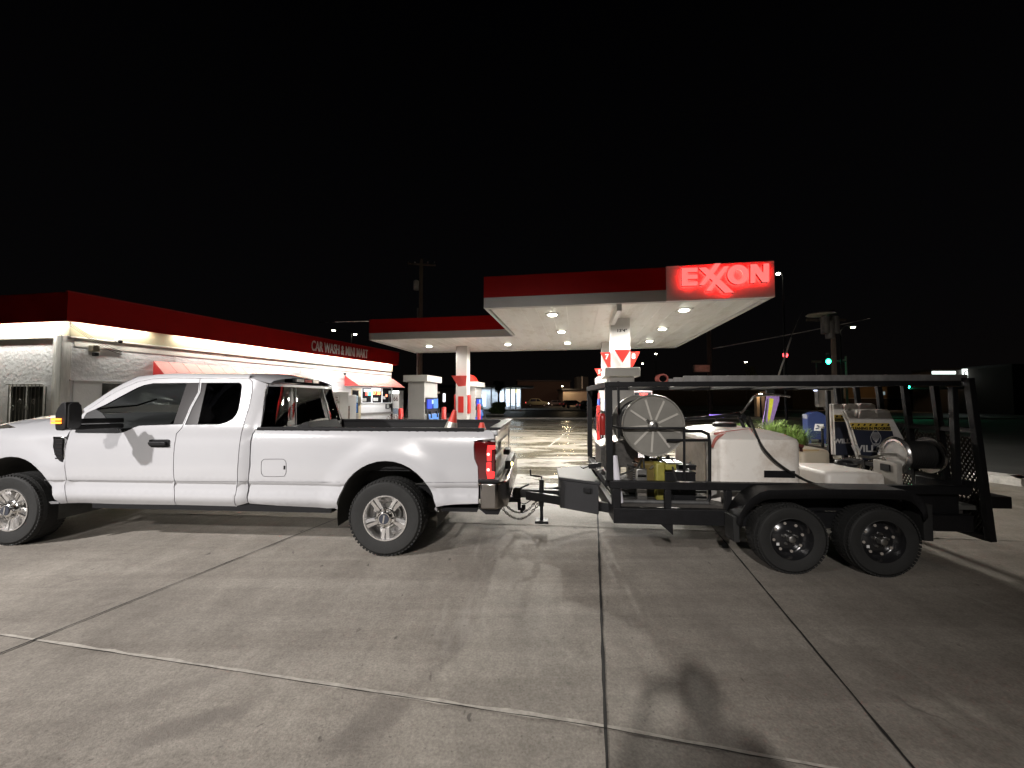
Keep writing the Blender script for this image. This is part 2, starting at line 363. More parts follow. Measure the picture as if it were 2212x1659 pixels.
# the five channel letters, traced in the plane of the sign and given real depth
def zt(X, Y): return CF.hit((2650+X/4.916)/1.8228, (1000+Y/4.916)/1.8228, -.17)
E_ = [(170,270),(478,262),(478,345),(285,350),(285,400),(478,395),(478,478),(285,482),(285,535),(478,530),(478,610),(170,618)]
XX = [(500,265),(640,258),(712,315),(815,183),(930,178),(788,380),(838,428),(985,240),(1095,230),(910,490),(1180,742),(1010,750),(835,578),(745,712),(638,710),(775,520),(718,468),(612,600),(505,602),(648,405)]
N_ = [(1505,200),(1622,192),(1757,380),(1757,188),(1862,180),(1862,540),(1742,545),(1598,352),(1598,555),(1505,562)]
LETM = glow('sign_letter_face', (1, .21, .19), 1.05); LETS = mat('sign_letter_return', (.05,.002,.002), .6); NEON = glow('red_neon', (1, .012, .010), 60)
pf = lambda x, z, d: (x, d, z)
def letter(nm, P, hole=None):
    P = [zt(*p) for p in P]
    f = M()
    if hole:
        H_ = [zt(*p) for p in hole]; k = len(P)
        for a_, b_ in ((P, -.17), (H_, -.17)): f.v += [(x, -.17, z) for x, z in a_]
        f.f += [(i, (i+1) % k, k+(i+1) % k, k+i) for i in range(k)]
        f.v += [(x, -.15, z) for x, z in P]+[(x, -.15, z) for x, z in H_]
        f.f += [(i, 2*k+i, 2*k+(i+1) % k, (i+1) % k) for i in range(k)]+[(k+i, k+(i+1) % k, 3*k+(i+1) % k, 3*k+i) for i in range(k)]
        f.f += [(2*k+i, 3*k+i, 3*k+(i+1) % k, 2*k+(i+1) % k) for i in range(k)]
    else: f.prism(P, pf, -.17, -.15)
    o = f.build(nm, LETM, can)
    s = M()
    for Q in [P]:
        for i in range(len(Q)):
            a_, b_ = Q[i], Q[(i+1) % len(Q)]; s.quad((a_[0],-.15,a_[1]),(b_[0],-.15,b_[1]),(b_[0],-.085,b_[1]),(a_[0],-.085,a_[1]))
    s.build('letter_return', LETS, o)
    t = M()
    for Q in ([P]+([H_] if hole else [])):
        t.tube([(q[0], -.088, q[1]) for q in inset(Q, .030 if Q is P else -.030)], .007, 4, closed=True)
    t.build('neon_tube', NEON, o)
el = lambda cx, cy, rx, ry, n=40: [(cx+rx*math.cos(2*math.pi*i/n), cy+ry*math.sin(2*math.pi*i/n)) for i in range(n)]
letter('sign_letter', E_); letter('sign_letter', XX); letter('sign_letter', el(1265,397,208,190), el(1268,402,92,103)); letter('sign_letter', N_)
# downlights
LAMP = glow('lamp_lens', (1, .97, .80), 30)
def downlight(r, d, en):
    b_ = M().box(r-.19, d-.19, ZB+.035, r+.19, d+.19, ZB+.049).build('lamp_frame', BAND, can)
    M().lathe([(0,.11),(.02,.125)], (r,d,ZB+.012), (0,0,1), 20).build('lamp_lens', LAMP, b_)
    light('lamp_light', 'SPOT', (r, d, ZB-.02), en, (1,.955,.87), .09, (r, d, 0), 170, .3, parent=can).rotation_euler = (0,0,0)
for px_, py_ in [(1193,683),(1478,673),(1213,719),(1431,713),(1226,743),(1403,739),(927,750),(1097,746)]:
    q = CF.loc(G(px_, py_, ZB)); downlight(q.x, q.y, 930)
# columns
COL = mat('column_paint', (.50,.49,.48), .35, var=.05, vs=1.5)
cols = [(3.58, 2.02, .54), (3.62, 6.9, .54), (-2.72, 7.1, .50)]
for i, (r, d, s_) in enumerate(cols):
    c = M().box(r-s_/2, d, .0, r+s_/2, d+s_, ZB+.049).build('column', COL, can, bevel=.006)
    M().box(r-s_/2-.06, d-.06, .15, r+s_/2+.06, d+s_+.06, .20).build('base_collar', BAND, c)
M().box(3.30, .1, ZB-.16, 3.42, 2.02, ZB+.049).build('downspout', COL, can, bevel=.005)
text('clearance_text', "13'4\"", BLACK, can, .085, lambda x, y, z: (3.62+x, 2.02-.004-z, ZB-.36+y), .004, .003, 1.25)
# raised triangle emblem on the front column, and red rectangles on the other
tri = [(3.36,3.02),(3.86,3.02),(3.61,2.60)]
TW = mat('emblem_white', (.68,.67,.66), .3)
em = M().prism([(3.32,3.04),(3.86,3.04),(3.60,2.58)], pf, 2.02-.05, 2.02-.002).build('emblem_frame', TW, can, bevel=.006)
M().prism([(3.40,3.02),(3.86,3.02),(3.625,2.645)], pf, 2.02-.075, 2.02-.051).build('emblem', mat('dark_red_panel', (.30,.018,.014), .35), em, bevel=.004)
DR = mat('deep_red_panel', (.40,.02,.015), .4)
r, d, s_ = cols[2]
M().box(r-.14, d-.03, 1.0, r+.11, d-.002, 1.72).build('red_panel', DR, can, bevel=.004)
M().box(r-s_/2-.10, d+.05, 1.0, r-s_/2-.002, d+.42, 1.80).build('red_panel', DR, can, bevel=.02)
M().box(r+s_/2+.002, d+.05, .95, r+s_/2+.08, d+.42, 1.78).build('red_panel', DR, can, bevel=.02)
WT = mat('white_lettering', (.8,.8,.8), .5)
def flag(r, d, z, num, side, h=.44, w_=.30, ry=0):
    P = [(r, z), (r+side*w_, z), (r+side*w_*.30, z-h), (r, z-h)]
    f = M().prism([(x, zz) for x, zz in P], pf, d-.03, d+.03).build('pump_number_flag', REDBR, can, bevel=.004)
    text('number', num, WT, f, .15, lambda x, y, zz: (r+side*.11+x, d-.034-zz, z-.20+y), .004, .006)
flag(3.58-.27, 2.2, 2.98, '7', -1); flag(3.58+.27, 2.2, 2.98, '8', 1); flag(3.62-.27, 6.9, 2.86, '5', -1)
def hood(r, d, z):
    f = M().add([(r-.36,d-.32,z),(r+.02,d-.32,z),(r-.02,d-.02,z-.46),(r-.14,d-.02,z-.46),(r-.36,d-.10,z),(r+.32,d-.24,z),(r+.20,d-.01,z-.44)],
                [(0,1,2,3),(0,3,4),(1,5,6,2)])
    f.build('pump_number_flag', mat('red_hood', (.55,.05,.045), .45), can)
hood(-2.72, 7.1, 2.62)
# ================================================================ PUMP ISLANDS, PUMPS, BOLLARDS
ISL = mat('island_concrete', (.36,.34,.31), .8, var=.25, vs=5, bump=.3, bs=30)
def isl(r0, r1, d0, d1, lab):
    t = thing('pump_island', lab, 'pump island', CF.wld((r0+r1)/2, (d0+d1)/2), R(-9.4))
    w_, l_ = (r1-r0)/2, (d1-d0)/2; P = [(-w_,-l_+w_)]+[(w_*math.cos(a), -l_+w_+w_*math.sin(a)) for a in [math.pi+math.pi*i/10 for i in range(11)]][1:-1]+[(w_,-l_+w_),(w_,l_),(-w_,l_)]
    M().prism(P, idn, .0, .15).build('slab', ISL, t, bevel=.02)
isl(-3.35, -2.1, 2.6, 10.3, 'long low concrete island carrying the two white pumps left of the lane')
isl(2.95, 4.2, .4, 9.6, 'raised concrete island with rounded nose right of the lane, behind the trailer')
PB = mat('pump_panel', (.42,.41,.40), .45, .1, var=.06); PW = mat('pump_white', (.62,.61,.58), .4)
BLUE = mat('pump_blue', (.03,.06,.50), .35, emit=(.05,.08,.7), es=.35); BLU2 = mat('pump_light_blue', (.08,.20,.55), .35)
SCR = glow('pump_screen', (.35,.5,1), 1.6); PDARK = mat('pump_black', (.02,.02,.025), .4)
def pump(r, d, h, label, half=.30, ln_=.62, topcol=PW, arch=False):
    t = thing('fuel_pump', label, 'fuel pump', CF.wld(r, d, .15), R(-9.4), 'fuel pumps under the canopy')
    M().box(-half, -ln_, 0, half, ln_, h-.28).build('cabinet', PB, t, bevel=.015)
    M().box(-half-.13, -ln_-.10, h-.28, half+.13, ln_+.10, h-.06).build('top_cap', topcol, t, bevel=.012)
    for sd in (1, -1):
        x0 = sd*half
        f = lambda a, b: (min(x0+sd*a, x0+sd*b), max(x0+sd*a, x0+sd*b))
        a_, b_ = f(.003, .03)
        M().box(a_, -ln_+.06, .95, b_, ln_-.06, 1.50).build('display_panel', PDARK, t)
        M().box(a_, -ln_+.03, .02, b_, ln_-.03, .62).build('lower_panel', BLUE, t)
        a2, b2 = f(.031, .06)
        M().box(a2, -.50, 1.12, b2, -.06, 1.44).build('graphic_panel', BLUE, t); M().box(a2, .06, 1.12, b2, .52, 1.46).build('graphic_panel', BLU2, t)
        M().box(*(a2, -.1, 1.28), *(b2+.003, .04, 1.42)).build('screen', SCR, t)
        M().box(a2, -.48, .64, b2+.05, .48, .93).build('grade_panel', BLU2, t, bevel=.02)
        for k in (-1, 1):
            hz = M(); xx = x0+sd*.08; hz.tube([(xx, k*.56, .95), (xx+sd*.10, k*.60, .55), (xx+sd*.05, k*.64, .25), (xx+sd*.02, k*.60, .8), (x0, k*.6, 1.35)], .018, 6, sub=5); hz.build('hose', RUBBER, t)
            M().bar((xx, k*.30, 1.02), (xx+sd*.03, k*.30, .80), .05, .07).build('nozzle', PDARK, t)
    return t
pump(-3.05, 3.55, 2.32, 'tall grey fuel pump with white cap and blue panels, nearest the shop')
t = pump(-2.55, 8.35, 2.30, 'white fuel pump with blue panels and a red curved hood behind the left column')
hd = M(); A_ = [(R(a_)) for a_ in range(0, 91, 10)]
for k in range(len(A_)-1):
    for rr in (.40,):
        p1 = (.20-.42+.42*math.sin(A_[k]), .0, 2.62-.0+.42*(math.cos(A_[k])-1)); p2 = (.20-.42+.42*math.sin(A_[k+1]), .0, 2.62+.42*(math.cos(A_[k+1])-1))
        hd.add([(p1[0]+x_, y_, p1[2]) for x_, y_ in ((0,-.3),(0,.3))]+[(p2[0]+x_, y_, p2[2]) for x_, y_ in ((0,-.3),(0,.3))], [(0,1,3,2)])
        hd.add([(p1[0], -.3, p1[2]), (p2[0], -.3, p2[2]), (p2[0]-.03 if False else -.22, -.3, p2[2]), (-.22, -.3, p1[2])], [(0,1,2,3)])
hd.box(-.22,-.3,2.0,.20,.3,2.2); hd.build('curved_hood', REDBR, t)
t = pump(3.45, 1.15, 2.30, 'grey fuel pump with white cap standing behind the front of the trailer')
pump(3.45, 5.2, 2.30, 'fuel pump farther along the right island behind the hose reel')
def bollard(px_, ytop, Y, r_=.095, h=1.2, lab=''):
    a = AT(px_, ytop, Y); t = thing('bollard', lab, 'bollard', (a.x, a.y, .0), 0, 'red safety bollards by the pumps')
    M().lathe([(0, r_), (a.z-.03, r_), (a.z-.008, r_*.85), (a.z, r_*.5)], (0,0,0), (0,0,1), 20).build('post', mat('bollard_red', (.60,.035,.03), .4, var=.15, vs=5), t, smooth=40)
    M().lathe([(0, r_*1.35), (.17, r_*1.35)], (0,0,0), (0,0,1), 20).build('footing', ISL, t)
bollard(865.8, 882.3, 17.5, .11, lab='red bollard beside the corner of the shop next to the reddish shrub')
bollard(912.8, 883, 13.6, .10, lab='red bollard in front of the left fuel pump')
bollard(958.8, 879.5, 15.2, .09, lab='red bollard directly left of the left canopy column')
bollard(1034.5, 872.6, 16.0, .07, lab='thin tall red bollard right of the left column, at the lane edge')
bollard(1292.5, 875.5, 12.4, .055, lab='slim red bollard seen just left of the trailer front')
bollard(1299, 848, 14.6, .12, lab='thick red post behind the trailer front corner')
# ================================================================ SHOP
SC0 = (-13.77, 12.1); SF = Fr(SC0, 70.7); WL = .30; SL = 17.05
shop = thing('shop_building', 'long low white stucco car wash and mini mart with dark red fascia and lit eaves', 'shop', (*SC0, 0), R(70.7))
STU = mat('stucco', (.76,.76,.79), .85, var=.10, vs=1.2, bump=.8, bs=9)
SMO = mat('painted_wall', (.72,.72,.73), .7, var=.08, vs=2, bump=.2, bs=20)
CREAM = mat('cream_frieze', (.40,.37,.25), .5, var=.06, vs=1.5)
ZF, ZFT = 4.02, 4.93
M().box(WL, WL, 0, 0, 0, 0)
def shl(mm):      # the left face runs off at an angle from the corner
    mm.v = [((x-.175*max(0, y-.05) if x < 1 else x), y, z) for x, y, z in mm.v]; return mm
w = shl(M().box(.30, WL, 0, SL-.42, 12, ZFT-.3)); w.build('wall', STU, shop)
f = M(); f.box(-.02, -.02, ZF, SL, .05, ZFT); f.box(-.02, .052, ZF, .05, 12.4, ZFT); f.box(SL-.07, .052, ZF, SL, 12.4, ZFT)
shl(f).build('fascia', RED, shop, bevel=.006)
fj = M()
for k in range(1,7): fj.box(k*2.6, -.0225, ZF+.002, k*2.6+.006, -.0203, ZFT-.002)
fj.build('fascia_joint', mat('fascia_seam', (.12,.005,.004), .6), shop)
M().box(-.035, -.035, ZFT+.001, SL+.01, .07, ZFT+.035).build('roof_edge_trim', mat('edge_trim', (.30,.02,.018), .4), shop)
shl(M().box(.06, .055, ZFT-.2, SL-.08, 12.3, ZFT-.1)).build('roof', DARKSTEEL, shop)
M().box(.06, .055, ZF+.16, SL-.08, WL-.002, ZF+.2).build('soffit', CREAM, shop)
shl(M().box(.06, WL, ZF+.16, .298, 12, ZF+.2)).build('soffit', CREAM, shop)
fz = M(); fz.box(.22, WL-.035, ZF-.42, SL-.36, WL-.003, ZF+.155); fz.box(.262, WL-.003, ZF-.42, .297, 12, ZF+.155); shl(fz).build('frieze', CREAM, shop, bevel=.004)
tr = M(); tr.box(.24, WL-.045, ZF-.47, SL-.33, WL-.002, ZF-.422); tr.box(.24, WL, ZF-.47, .298, 12, ZF-.422); shl(tr).build('trim_board', mat('trim_grey', (.62,.60,.54), .6, var=.06), shop, bevel=.004)
M().box(.30, WL-.012, ZF-.74, SL-.42, WL-.001, ZF-.471).build('upper_band', mat('band_beige', (.66,.64,.60), .7, var=.1), shop)
TUBE = glow('tube_glow', (1,.98,.80), 14)
def tube_lamp(u0, u1, y, en, along=True):
    if along:
        tb = M().cyl((u0,y,ZF+.10),(u1,y,ZF+.10),.018,n=8).build('tube_lamp', TUBE, shop)
        light('tube_light', 'AREA', ((u0+u1)/2, y, ZF+.07), en, (1,.97,.86), u1-u0, parent=shop, sy=.06)
    else:
        tb = shl(M().cyl((y,u0,ZF+.10),(y,u1,ZF+.10),.018,n=8)).build('tube_lamp', TUBE, shop)
        l = light('tube_light', 'AREA', (y-.175*((u0+u1)/2-.05), (u0+u1)/2, ZF+.07), en, (1,.97,.86), .06, parent=shop, sy=u1-u0); l.rotation_euler = (0,0,R(9.9))
for u0, u1, en in [(.3,2.2,60),(3.1,5.4,80),(5.5,7.8,112),(7.9,10.2,125),(10.3,12.6,140),(12.7,16.6,240)]: tube_lamp(u0, u1, .11, en)
tube_lamp(.5, 3.2, .11, 115, False); tube_lamp(3.4, 7, .11, 190, False)
# corner post and recess
POST = mat('weathered_post', (.72,.71,.70), .8, var=.25, vs=8, stretch=(1,1,.12), bump=.3, bs=30)
M().box(.02, .30, 0, .26, .62, ZF-.42).build('corner_post', POST, shop, bevel=.01)
M().box(.06, .70, 0, .20, .90, ZF-.42).build('drain_pipe', POST, shop, bevel=.03)
# barred window on the left face
def lw(x, y):
    u = .25
    for _ in range(6): w_, z = SF.hitu(x, y, u); u = .25-.175*(w_-.05)
    return (w_, z)
a1 = lw(20, 835); a2 = lw(92, 917)
wa, wb = sorted((a1[0], a2[0])); z1, z0 = a1[1], a2[1]
ow = shl(M().box(.262, wa, z0, .298, wb, z1)).build('window', mat('window_dark', (.05,.05,.045), .15, spec=.8), shop)
fw = M()
for a_ in (wa, (wa+wb)/2, wb): fw.box(.235, a_-.02, z0-.03, .261, a_+.02, z1+.03)
fw.box(.237, wa, z1, .259, wb, z1+.05); fw.box(.237, wa, z0-.05, .259, wb, z0); shl(fw).build('frame', POST, ow)
gb = M()
for i in range(9):
    y_ = wa+(wb-wa)*(i+.5)/9; gb.cyl((.18,y_,z0-.02),(.18,y_,z1+.08),.009,n=6)
for i in range(4):
    cy_ = wa+(wb-wa)*(.2+.2*i); cz = (z0+z1)/2+.1*(-1)**i
    gb.tube([(.175, cy_+.08*math.cos(t_)*(1-t_/9), cz+.12*math.sin(t_)*(1-t_/9)) for t_ in [k*.5 for k in range(15)]], .008, 5)
gb.cyl((.18,wa-.05,z1+.06),(.18,wb+.05,z1+.06),.012,n=6); gb.cyl((.18,wa-.05,z0+.02),(.18,wb+.05,z0+.02),.012,n=6)
shl(gb).build('window_bars', STEEL, ow, smooth=60)
# things on the long wall; S(x, y) reads the wall plane
def S(x, y, w_=WL): return SF.hit(x, y, w_)
def onwall(nm, x0, y0, x1, y1, m_, t0=-.03, t1=-.001, par=shop, bev=0):
    (u0, za), (u1, zb) = S(x0, y0), S(x1, y1); return M().box(u0, WL+t0, zb, u1, WL+t1, za).build(nm, m_, par, bevel=bev)
def onwq(nm, x0, y0, x1, y1, m_, t0=-.03, t1=-.001, par=shop):
    return onwall(nm, x0, y0, x1, y1, m_, t0, t1, par)
Wn = mat('window_glass', (.015,.016,.018), .06, spec=.9)
onwall('window', 220, 828, 284, 858, Wn, bev=.004)
onwall('window_sill', 218, 856, 286, 862, SMO, -.06)
(u0, za) = S(150, 820); (u1, _) = S(700, 820)
M().box(u0, WL-.028, za-.03, 16.5, WL-.001, za).build('ledge', SMO, shop)
M().box(.31, WL-.02, 0, 16.5, WL-.0012, za-.03).build('lower_wall', SMO, shop)
AWN = mat('awning_fabric_washed', (.50,.19,.175), .65, var=.08, vs=2, stretch=(8,1,1)); AWS = mat('awning_side', (.50,.03,.03), .6)  # slope paled in its colour for the lamp wash; ends keep the plain red
def awning(xa, ya, yb, xe, w_out, name='awning'):
    (u0, zt_) = S(xa, ya); (_, zb) = S(xa, yb); (u1, _) = S(xe, ya+2)
    a_ = M(); a_.add([(u0,WL-.01,zt_),(u1,WL-.01,zt_),(u1,WL-w_out,zb),(u0,WL-w_out,zb),(u0,WL-.01,zt_-.02),(u1,WL-.01,zt_-.02),(u1,WL-w_out+.02,zb-.02),(u0,WL-w_out+.02,zb-.02)],
        [(0,1,2,3),(4,7,6,5),(3,2,6,7)])
    o = a_.build(name, AWN, shop)
    for u_ in (u0, u1): M().add([(u_,WL-.012,zt_-.01),(u_,WL-w_out+.01,zb),(u_,WL-.012,zb)], [(0,1,2)]).build('awning_end', AWS, o)
    v = M()
    k = 12
    for i in range(k+1):
        u_ = u0+(u1-u0)*i/k; v.bar((u_,WL-.01,zt_+.006),(u_,WL-w_out,zb+.006),.012)
    v.build('awning_rib', AWN, o)
    return u0, u1, zt_, zb
awning(331, 779.6, 815.6, 622, .80); awning(744.7, 810.6, 833, 848, 1.05)
# door and shop windows: q maps the close-up of the shop front
def q(X, Y): return (685.7+X*.0868, 822.8+Y*.0868)
def onq(nm, X0, Y0, X1, Y1, m_, t0=-.03, t1=-.001, par=shop): return onwall(nm, *q(X0,Y0), *q(X1,Y1), m_, t0, t1, par)
DOORC = mat('door_cream', (.55,.47,.33), .5, var=.1)
dr = onq('door', 835, 170, 1062, 1060, DOORC, -.05)
onq('door_glass', 850, 230, 1000, 800, Wn, -.058, -.051, dr)
onq('poster', 838, 560, 975, 790, mat('poster_blue', (.05,.16,.42), .4, var=.5, vs=5), -.066, -.0585, dr)
onq('poster', 870, 370, 990, 540, mat('poster_bottles', (.25,.32,.36), .4, var=.8, vs=12), -.066, -.0585, dr)
onq('kick_plate', 850, 820, 1000, 1040, GREY, -.058, -.051, dr)
M().box(S(*q(1015,500))[0], WL-.10, 1.25, S(*q(1035,500))[0]+.05, WL-.051, 1.75).build('handle', STEEL, dr)
for a_, b_ in ((1095,1330),(1350,1585),(1602,1832)):
    wn = onq('window', a_, 180, b_, 540, Wn, -.03)
    onq('frame', a_-14, 168, a_, 552, SMO, -.06, -.001, wn); onq('frame', a_-14, 540, b_+14, 556, SMO, -.07, -.0312, wn); onq('frame', b_, 168, b_+13, 552, SMO, -.06, -.001, wn)
    if a_ == 1095:
        onq('lit_sign', 1150, 205, 1310, 272, glow('sign_white', (.85,.95,1), 3.2), -.05, -.031, wn)
        onq('lit_sign', 1185, 275, 1240, 365, glow('sign_red', (1,.10,.07), 2.2), -.05, -.031, wn); onq('lit_sign', 1245, 275, 1312, 365, glow('sign_green', (.10,.85,.6), 2.0), -.05, -.031, wn)
        onq('shelf_goods', 1110, 430, 1210, 510, mat('goods', (.3,.3,.28), .5, var=.6, vs=15), -.034, -.0305, wn)
    elif a_ == 1350:
        onq('lit_sign', 1345, 185, 1558, 252, glow('sign_white2', (1,.98,.95), 4), -.05, -.031, wn)
        lo = onq('lit_sign', 1350, 256, 1556, 345, glow('sign_orange', (1,.07,.03), 1.6), -.05, -.031, wn)
        uu, zz = S(*q(1452, 318)); text('digits', '27 20', glow('digit', (1,.35,.12), 4), wn, .20, lambda x, y, z: (uu+x, WL-.054-z, zz+y-.06), .004, .01, 1.3)
        onq('notice', 1375, 420, 1495, 500, mat('notice_paper', (.45,.44,.42), .6, var=.3, vs=9), -.036, -.0305, wn)
    else:
        uu, zz = S(*q(1707, 365)); M().lathe([(0,.09),(.02,.09)], (uu, WL-.05, zz), (0,1,0), 16).build('lit_sign', glow('sign_orange_dot', (1,.22,.12), 4), wn)
        onq('notice', 1620, 380, 1680, 455, mat('notice_paper_2', (.4,.4,.4), .6), -.036, -.0305, wn)
nb = onq('notice_board', 1688, 575, 1780, 690, BLACK, -.05); onq('notice_sheet', 1708, 585, 1765, 675, mat('sheet', (.5,.52,.5), .6, var=.2), -.056, -.0505, nb)
onq('meter_box', 1790, 572, 1838, 668, BLACK, -.09)
onq('conduit', 1075, 800, 1865, 812, GREY, -.05)
(u0, z0), (u1, z1) = S(*q(1075,845)), S(*q(1865,765))
# wall signs and posters between the awnings
PST = mat('poster_paper', (.62,.61,.60), .55, var=.05); PRED = mat('poster_red', (.55,.04,.03), .5); PINK = mat('poster_ink', (.16,.10,.09), .6, var=.4, vs=10)
ic = onwall('ice_cabinet', 700, 846, 734, 914, PST, -.62, -.002, bev=.02)
def onp(nm, X0, Y0, X1, Y1, m_, w_, par): 
    (a0, b0), (a1, b1) = SF.hit(*q(X0,Y0), w_), SF.hit(*q(X1,Y1), w_); return M().box(a0, w_-.004, b1, a1, w_+.0, b0).build(nm, m_, par)
ws = WL-.6205
ip = onp('cabinet_poster', 238, 360, 552, 1020, mat('poster_frame', (.42,.40,.38), .5), ws, ic); onp('poster_sheet', 252, 372, 538, 1015, PST, ws-.0045, ic)
uu, zz = SF.hit(*q(308, 440), ws-.01); text('poster_text', '2', PINK, ic, .34, lambda x, y, z: (uu+x, ws-.012-z, zz+y-.17), .003, .02, 1.0)
uu2, zz2 = SF.hit(*q(425, 440), ws-.01); text('poster_text', 'Pick Up\nShoppers', PINK, ic, .10, lambda x, y, z: (uu2+x, ws-.012-z, zz2+y+.02), .003, .008, 1.1)
for a_, b_, c_, d_ in ((300,545,385,650),(400,500,545,560),(305,745,360,840)): onp('poster_picture', a_, b_, c_, d_, mat('poster_grey', (.33,.34,.30), .6, var=.6, vs=14), ws-.009, ic)
P_ = [SF.hit(*q(X,Y), ws-.009) for X, Y in ((425,1012),(528,1012),(535,690),(455,770))]
M().prism(P_, pf, ws-.0135, ws-.0095).build('poster_red_block', PRED, ic)
for k in range(3): onp('poster_label', 450, 830+k*52, 512, 862+k*52, PST, ws-.0138, ic)
bx = onwall('display_cabinet', 737, 853, 757, 914, PST, -.42, -.002, bev=.015); wt_ = WL-.4205
onp('cabinet_picture', 575, 625, 800, 955, mat('photo_print', (.20,.13,.10), .5, var=.9, vs=9), wt_, bx)
onwall('small_sign', 686, 824, 697, 833, mat('blue_sign', (.03,.05,.30), .5), -.04)
lp = onwall('wall_lamp', 696, 829, 705, 842, glow('wall_lamp_glow', (1,1,1), 6), -.12, bev=.03)
light('wall_lamp_light', 'POINT', (S(700,835)[0], WL-.45, S(700,835)[1]), 45, (.97,.98,1), .1, parent=shop)
light('awning_fill_light', 'AREA', (S(800,838)[0], WL-.75, S(800,836)[1]+.02), 90, (1,.99,.97), 2.6, parent=shop, sy=.3)  # added fill under the awning, brightens the lower shop wall
onwall('bell', 769, 845, 771, 849, glow('small_lamp', (1,1,.95), 3), -.05)
# end banner next to the corner
(bu, bz) = S(850, 843)
bn = M(); bw0 = SF.hitu(848.5, 870, 16.72); 
(b0, zt1), (b1, zb1) = SF.hitu(848.5, 843.6, 16.9), SF.hitu(862, 905, 16.9)
b0, b1 = sorted((b0, b1))
bo = thing('vending_cabinet', 'tall white cabinet with a lit top panel at the far corner of the shop', 'vending machine', SF.wld(16.9, (b0+b1)/2), R(70.7))
hw = (b1-b0)/2
M().box(-.02, -hw, .05, .5, hw, zt1).build('body', PST, bo, bevel=.01)
M().box(-.032, -hw+.02, zt1-.22, -.0205, hw-.02, zt1-.02).build('lit_top', glow('lit_top', (.9,1,.92), 5), bo)
text('number', '66', PINK, bo, .34, lambda x, y, z: (-.024, -x, zt1-.75+y), .002, .01, .9)
M().box(-.026, -.22, .55, -.021, .22, .95).build('picture', mat('cabinet_print', (.25,.30,.38), .5, var=.6, vs=10), bo)
# fascia lettering
LT = mat('channel_letter', (.74,.70,.68), .4)
(ua, zc), (ub, _) = SF.hit(682, 753, -.05), SF.hit(787, 766, -.05)
text('fascia_lettering', 'CAR WASH & MINI MART', LT, shop, .56, lambda x, y, z: ((ua+ub)/2+x, -.07-z, ZF+.17+y), .03, .006, (ub-ua)/7.6)
(un, zn) = S(708, 781); text('house_number', '1626', PINK, shop, .17, lambda x, y, z: (un+x, WL-.038-z, ZF-.30+y), .004, .004, 1.2)
# flood lamp box, dome camera, cables
fl_ = onwall('flood_lamp', 191, 746, 205, 760, mat('lamp_box', (.35,.32,.25), .6), -.28, bev=.01); onwall('lamp_head', 194, 762, 203, 770, BLACK, -.30, -.1, par=fl_, bev=.02)
(uc, zc2) = S(254, 736)
M().lathe([(0,.10),(.05,.10),(.09,.085)], (uc, WL-.002, zc2), (0,-1,0), 18).build('security_camera', PST, shop, smooth=40)
M().lathe([(.0,.07),(.05,.06),(.08,.03),(.09,.001)], (uc+.02, WL-.09, zc2-.02), (.3,-1,-.4), 16).build('camera_lens', BLACK, shop, smooth=60)
cb = M(); p_ = [S(183, 700), S(295, 760)]
for k in range(3): cb.tube([(-.1, -.2+.1*k, ZF+.0), (.5, WL-.15, ZF-.30-.05*k), (1.1, WL-.04, ZF-.62-.06*k), (1.5, WL-.02, ZF-.78-.05*k)], .008, 5, sub=4)
cb.build('cable', BLACK, shop)
for px_ in (377, ): 
    (uq, zq) = S(px_, 800); M().box(uq, WL-.02, 3.0, uq+.012, WL-.002, ZF-.75).build('conduit', POST, shop)
pm = M()
for u_ in (4.2, 8.9, 12.6): pm.box(u_, WL-.012, 2.7, u_+.02, WL-.002, ZF-.75)
pm.build('wall_joint', SMO, shop)
(u9, z9) = S(1245/1.8228+(0), 790)
ls_ = M().lathe([(0,.05),(.12,.07)], (S(818.5-450+0, 800)[0] if False else 12.0, WL-.02, 3.12), (0,-1,-.3), 12).build('wall_speaker', BLACK, shop)
# reddish shrub at the corner
def leafball(mm, c, rad, n, size, flat=1.0):
    for _ in range(n):
        d = Vector((random.gauss(0,1), random.gauss(0,1), random.gauss(0,1)*flat)); d = d.normalized()*(random.random()**.45)
        p = Vector(c)+Vector((d.x*rad[0], d.y*rad[1], d.z*rad[2])); a_ = Vector((random.gauss(0,1),random.gauss(0,1),random.gauss(0,1))).normalized()
        b_ = a_.cross(Vector((random.gauss(0,1),random.gauss(0,1),random.gauss(0,1)))).normalized(); s_ = size*random.uniform(.5,1.3)
        mm.quad(p-a_*s_, p-b_*s_*.45, p+a_*s_, p+b_*s_*.45)
sb = AT(893, 917, 15.6); t = thing('shrub', 'low reddish brown shrub between the shop corner and the first pump', 'shrub', (sb.x, sb.y, 0))
lf = M(); 
for k in range(9): leafball(lf, (random.uniform(-.9,.55), random.uniform(-.3,.3), random.uniform(.35,.8)), (.35,.3,.28), 260, .03)
lf.build('foliage', mat('red_leaves', (.20,.055,.06), .7, var=.5, vs=9), t)
tw = M()
for k in range(26): tw.tube([(random.uniform(-.5,.4),0,0), (random.uniform(-.9,.6), random.uniform(-.3,.3), .5), (random.uniform(-1,.7), random.uniform(-.3,.3), random.uniform(.8,1.2))], .006, 4)
tw.build('twigs', WOODP, t)
